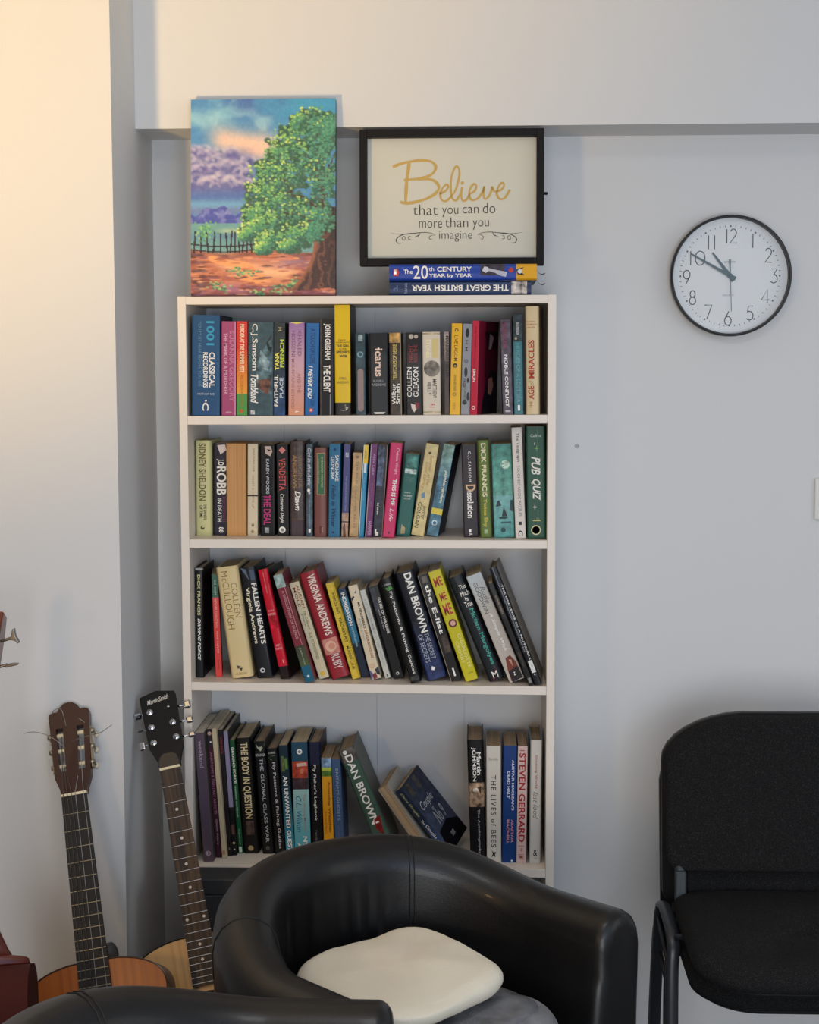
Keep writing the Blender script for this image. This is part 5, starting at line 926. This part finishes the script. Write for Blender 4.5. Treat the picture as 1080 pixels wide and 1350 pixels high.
# folded blankets on the seat
def pad(name, c, rx, ry, z0, z1, rot, seed, mt, label, cat, shape=3.2, wr=.004, dome=.012, edge=.5, tilt=0.0):
    rng = np.random.default_rng(seed); ph = rng.random(12)*6.28
    def bump(x, y): return sum(math.sin(x*f1+y*f2+p)*a for f1, f2, p, a in ((23, 9, ph[0], 1), (-12, 31, ph[1], .8), (48, 22, ph[2], .5), (17, -44, ph[3], .5), (70, -35, ph[4], .25)))/3
    NT_, NR = 72, 12; rings = []; zm = (z0+z1)/2; hh = (z1-z0)/2
    ca, sa = math.cos(R(rot)), math.sin(R(rot))
    prof = [(math.sin(math.pi/2*k/NR), -math.cos(math.pi/2*k/NR)) for k in range(1, NR+1)]+[(math.cos(math.pi/2*k/NR), math.sin(math.pi/2*k/NR)) for k in range(1, NR)]
    m = MB(); m.smooth = True
    lo = []
    for s_, zz in [(.02, -1)]+[(1-edge*hh/ rx*(1-a) if True else a, b) for a, b in prof]+[(q, 1) for q in (.8, .62, .45, .3, .15, .02)]:
        rg = []
        for k in range(NT_):
            a = 2*math.pi*k/NT_; ce, se = math.cos(a), math.sin(a)
            rr = (abs(ce)**shape+abs(se)**shape)**(-1/shape)*(1+.03*math.sin(3*a+ph[5])+.02*math.sin(5*a+ph[6]))
            x, y = rx*rr*ce*s_, ry*rr*se*s_; z = zm+hh*zz
            wx, wy = x*ca-y*sa, x*sa+y*ca
            if zz > 0: z += zz*(wr*bump(x, y)+dome*(1-s_*s_)-.2*wr*abs(math.sin(x*38+y*17+1.3*math.sin(y*30)+ph[7]))**6+tilt*wy)
            x += (.003*bump(y*2, z*2) if abs(zz) < .95 else 0)
            rg.append((c[0]+x*ca-y*sa, c[1]+x*sa+y*ca, z))
        rings.append(rg)
    m.loft(rings); o = m.build(name, mt); tag(o, label, cat); return o
GRYB = mat('grey_plush', '#55565a', .95, mottle=(16, '#7c7d81', .35, .65, (1, 1, 1)), bump=(220, .5, .004))
CRMB = mat('cream_fleece', '#d9d2c0', .92, bump=(180, .25, .003))
gb = pad('folded_blanket', (.580, -.885), .160, .170, ZSEAT+.003, .596, -45, 7, GRYB, 'grey plush blanket folded under the cream one on the armchair seat', 'blanket', 3.4, .009, .004, .7)
cb = pad('folded_blanket', (.510, -.856), .140, .146, .609, .657, -45, 3, CRMB, 'cream folded blanket lying uppermost on the armchair seat', 'blanket', 4.2, .0065, .005, 1.0, .10)

# ------------------------------------------------------------------ stacking chairs by the wall
FAB = mat('black_fabric', '#19191a', .97, bump=(900, .6, .002), mottle=(420, '#39393a', .48, .85, (1, 1, 1)), spec=.15)
BPL = mat('black_plastic', '#0f0f11', .5); TUBE = mat('black_tube', '#272b31', .35)
def iso_chair(label):
    """local: faces -Y, x centred, z from the floor"""
    t = thing('stacking_chair', label, 'chair', group='black fabric stacking chairs by the wall')
    W2 = .252
    def rrect(w, z0, z1, rt, rb, n=8):
        P = []
        for cx, cz, r_, a0 in ((w-rb[0], z0+rb[1], rb, -90), (w-rt[0], z1-rt[1], rt, 0), (-w+rt[0], z1-rt[1], rt, 90), (-w+rb[0], z0+rb[1], rb, 180)):
            for k in range(n+1): a = R(a0+90*k/n); P.append((cx+r_[0]*math.cos(a), cz+r_[1]*math.sin(a)))
        return P
    def panel(name, z0, z1, w, rt, rb, prof, mt, crown=0.0, curve=.03, zlow=0.0):
        m = MB(); m.smooth = True; rings = []
        for sc, y in prof:
            rg = []
            for x, z in rrect(w, z0, z1, rt, rb):
                zc = (z0+z1)/2; X = x*(1-(1-sc)*.12); Z = zc+(z-zc)*(1-(1-sc)*.16)
                if z > zc: Z += crown*(1-(x/w)**2)
                else: Z -= zlow*(1-(x/w)**2)
                rg.append((X, y+.075*((Z-.76)/.4)+curve*(-(x/w)**2), Z-.012))
            rings.append(rg)
        m.loft(rings); return m.build(name, mt, t)
    # back: cushion in front, plastic shell behind and below it
    panel('back_cushion', .545, .844, W2-.004, (.165, .085), (.03, .02), ((.55, -.052), (.8, -.050), (.94, -.044), (1, -.032), (1, -.015)), FAB, .016, -.016, .020)
    panel('back_shell', .472, .846, W2, (.168, .087), (.022, .022), ((.97, -.018), (1, -.014), (1, -.002), (.9, .012), (.5, .018)), BPL, .017, -.016, .012)
    panel('lumbar_cloth', .480, .60, W2-.05, (.01, .01), (.02, .02), ((.9, -.0235), (1, -.022), (1, -.016)), FAB, 0, -.014, .018)
    # seat
    m = MB(); m.smooth = True
    def seatring(s_, z, dz=0):
        P = []
        for x, y in rrect(.235, -.47, -.05, (.11, .05), (.12, .085)):
            P.append((x*s_, -.26+(y+.26)*s_, z-.022*max(0, (-y-.30)/.15)**2+dz*(x/.235)**2))
        return P
    m.loft([seatring(.9, .446), seatring(.99, .450), seatring(1, .462), seatring(.985, .478), seatring(.93, .489), seatring(.8, .494), seatring(.5, .496), seatring(.1, .496)]); so = m.build('seat_cushion', FAB, t)
    m = MB(); m.smooth = True; m.loft([seatring(.75, .438), seatring(.93, .440), seatring(.975, .449), seatring(.93, .455)]); m.build('seat_shell', BPL, t)
    def flat_tube(name, pts, a, b, mt):
        """oval tube: a across x, b across the other way"""
        m = MB(); m.smooth = True; P = catmull(pts, 6); rings = []
        for i, p in enumerate(P):
            tt = (P[min(i+1, len(P)-1)]-P[max(i-1, 0)]).normalized(); xx = Vector((1, 0, 0)); xx = (xx-tt*tt.dot(xx)).normalized(); yy = tt.cross(xx)
            rings.append([p+xx*a*math.cos(2*math.pi*k/14)+yy*b*math.sin(2*math.pi*k/14) for k in range(14)])
        m.loft(rings); return m.build(name, mt, t)
    for sx in (-1, 1):
        X = sx*.245
        # front leg bends over at the top and runs back to the rear leg
        flat_tube('leg', [(sx*.252, -.25, .0), (sx*.251, -.23, .2), (sx*.250, -.215, .36), (sx*.246, -.20, .425), (sx*.249, -.15, .450), (sx*.252, -.09, .460), (sx*.253, -.05, .452)], .0135, .008, TUBE)
        flat_tube('leg', [(sx*.258, .05, .0), (sx*.257, .02, .2), (sx*.255, -.02, .40), (sx*.253, -.045, .45)], .0125, .008, TUBE)
        flat_tube('back_upright', [(X-sx*.026, -.125, .438), (X-sx*.026, -.095, .443), (X-sx*.026, -.083, .47), (X-sx*.026, -.074, .53), (X-sx*.026, -.055, .56)], .0115, .007, TUBE)
        m = MB(); m.rbox(X-sx*.026-.0115, X-sx*.026+.0115, -.092, -.074, .472, .534, .003); m.build('upright_sleeve', mat('grey_black_plastic', '#3a4046', .45), t)
        m = MB(); m.smooth = True; m.tube([(sx*.252, -.2, .36), (sx*.258, -.04, .42)], .005, 8); m.build('stack_buffer', BPL, t)
        for yy in (-.25, .05):
            m = MB(); xx_ = sx*(.258 if yy > 0 else .252); m.rbox(xx_-.018, xx_+.018, yy-.012, yy+.012, 0, .03, .004); m.build('foot_cap', BPL, t)
    for yy, zz in ((-.205, .437), (-.06, .439)):
        m = MB(); m.smooth = True; m.tube([(-.245, yy, zz), (.245, yy, zz)], .0055, 10); m.build('cross_bar', TUBE, t)
    return t
SX, SY = 1.274, -.060
u1 = iso_chair('black fabric chair stacked uppermost by the wall under the clock')
u1.matrix_world = Matrix.Translation((SX, SY, .066))
u2 = dup(u1, Matrix.Translation((SX+.006, SY+.086, 0)), 'black fabric chair standing on the floor beneath another of its kind', 'black fabric stacking chairs by the wall')
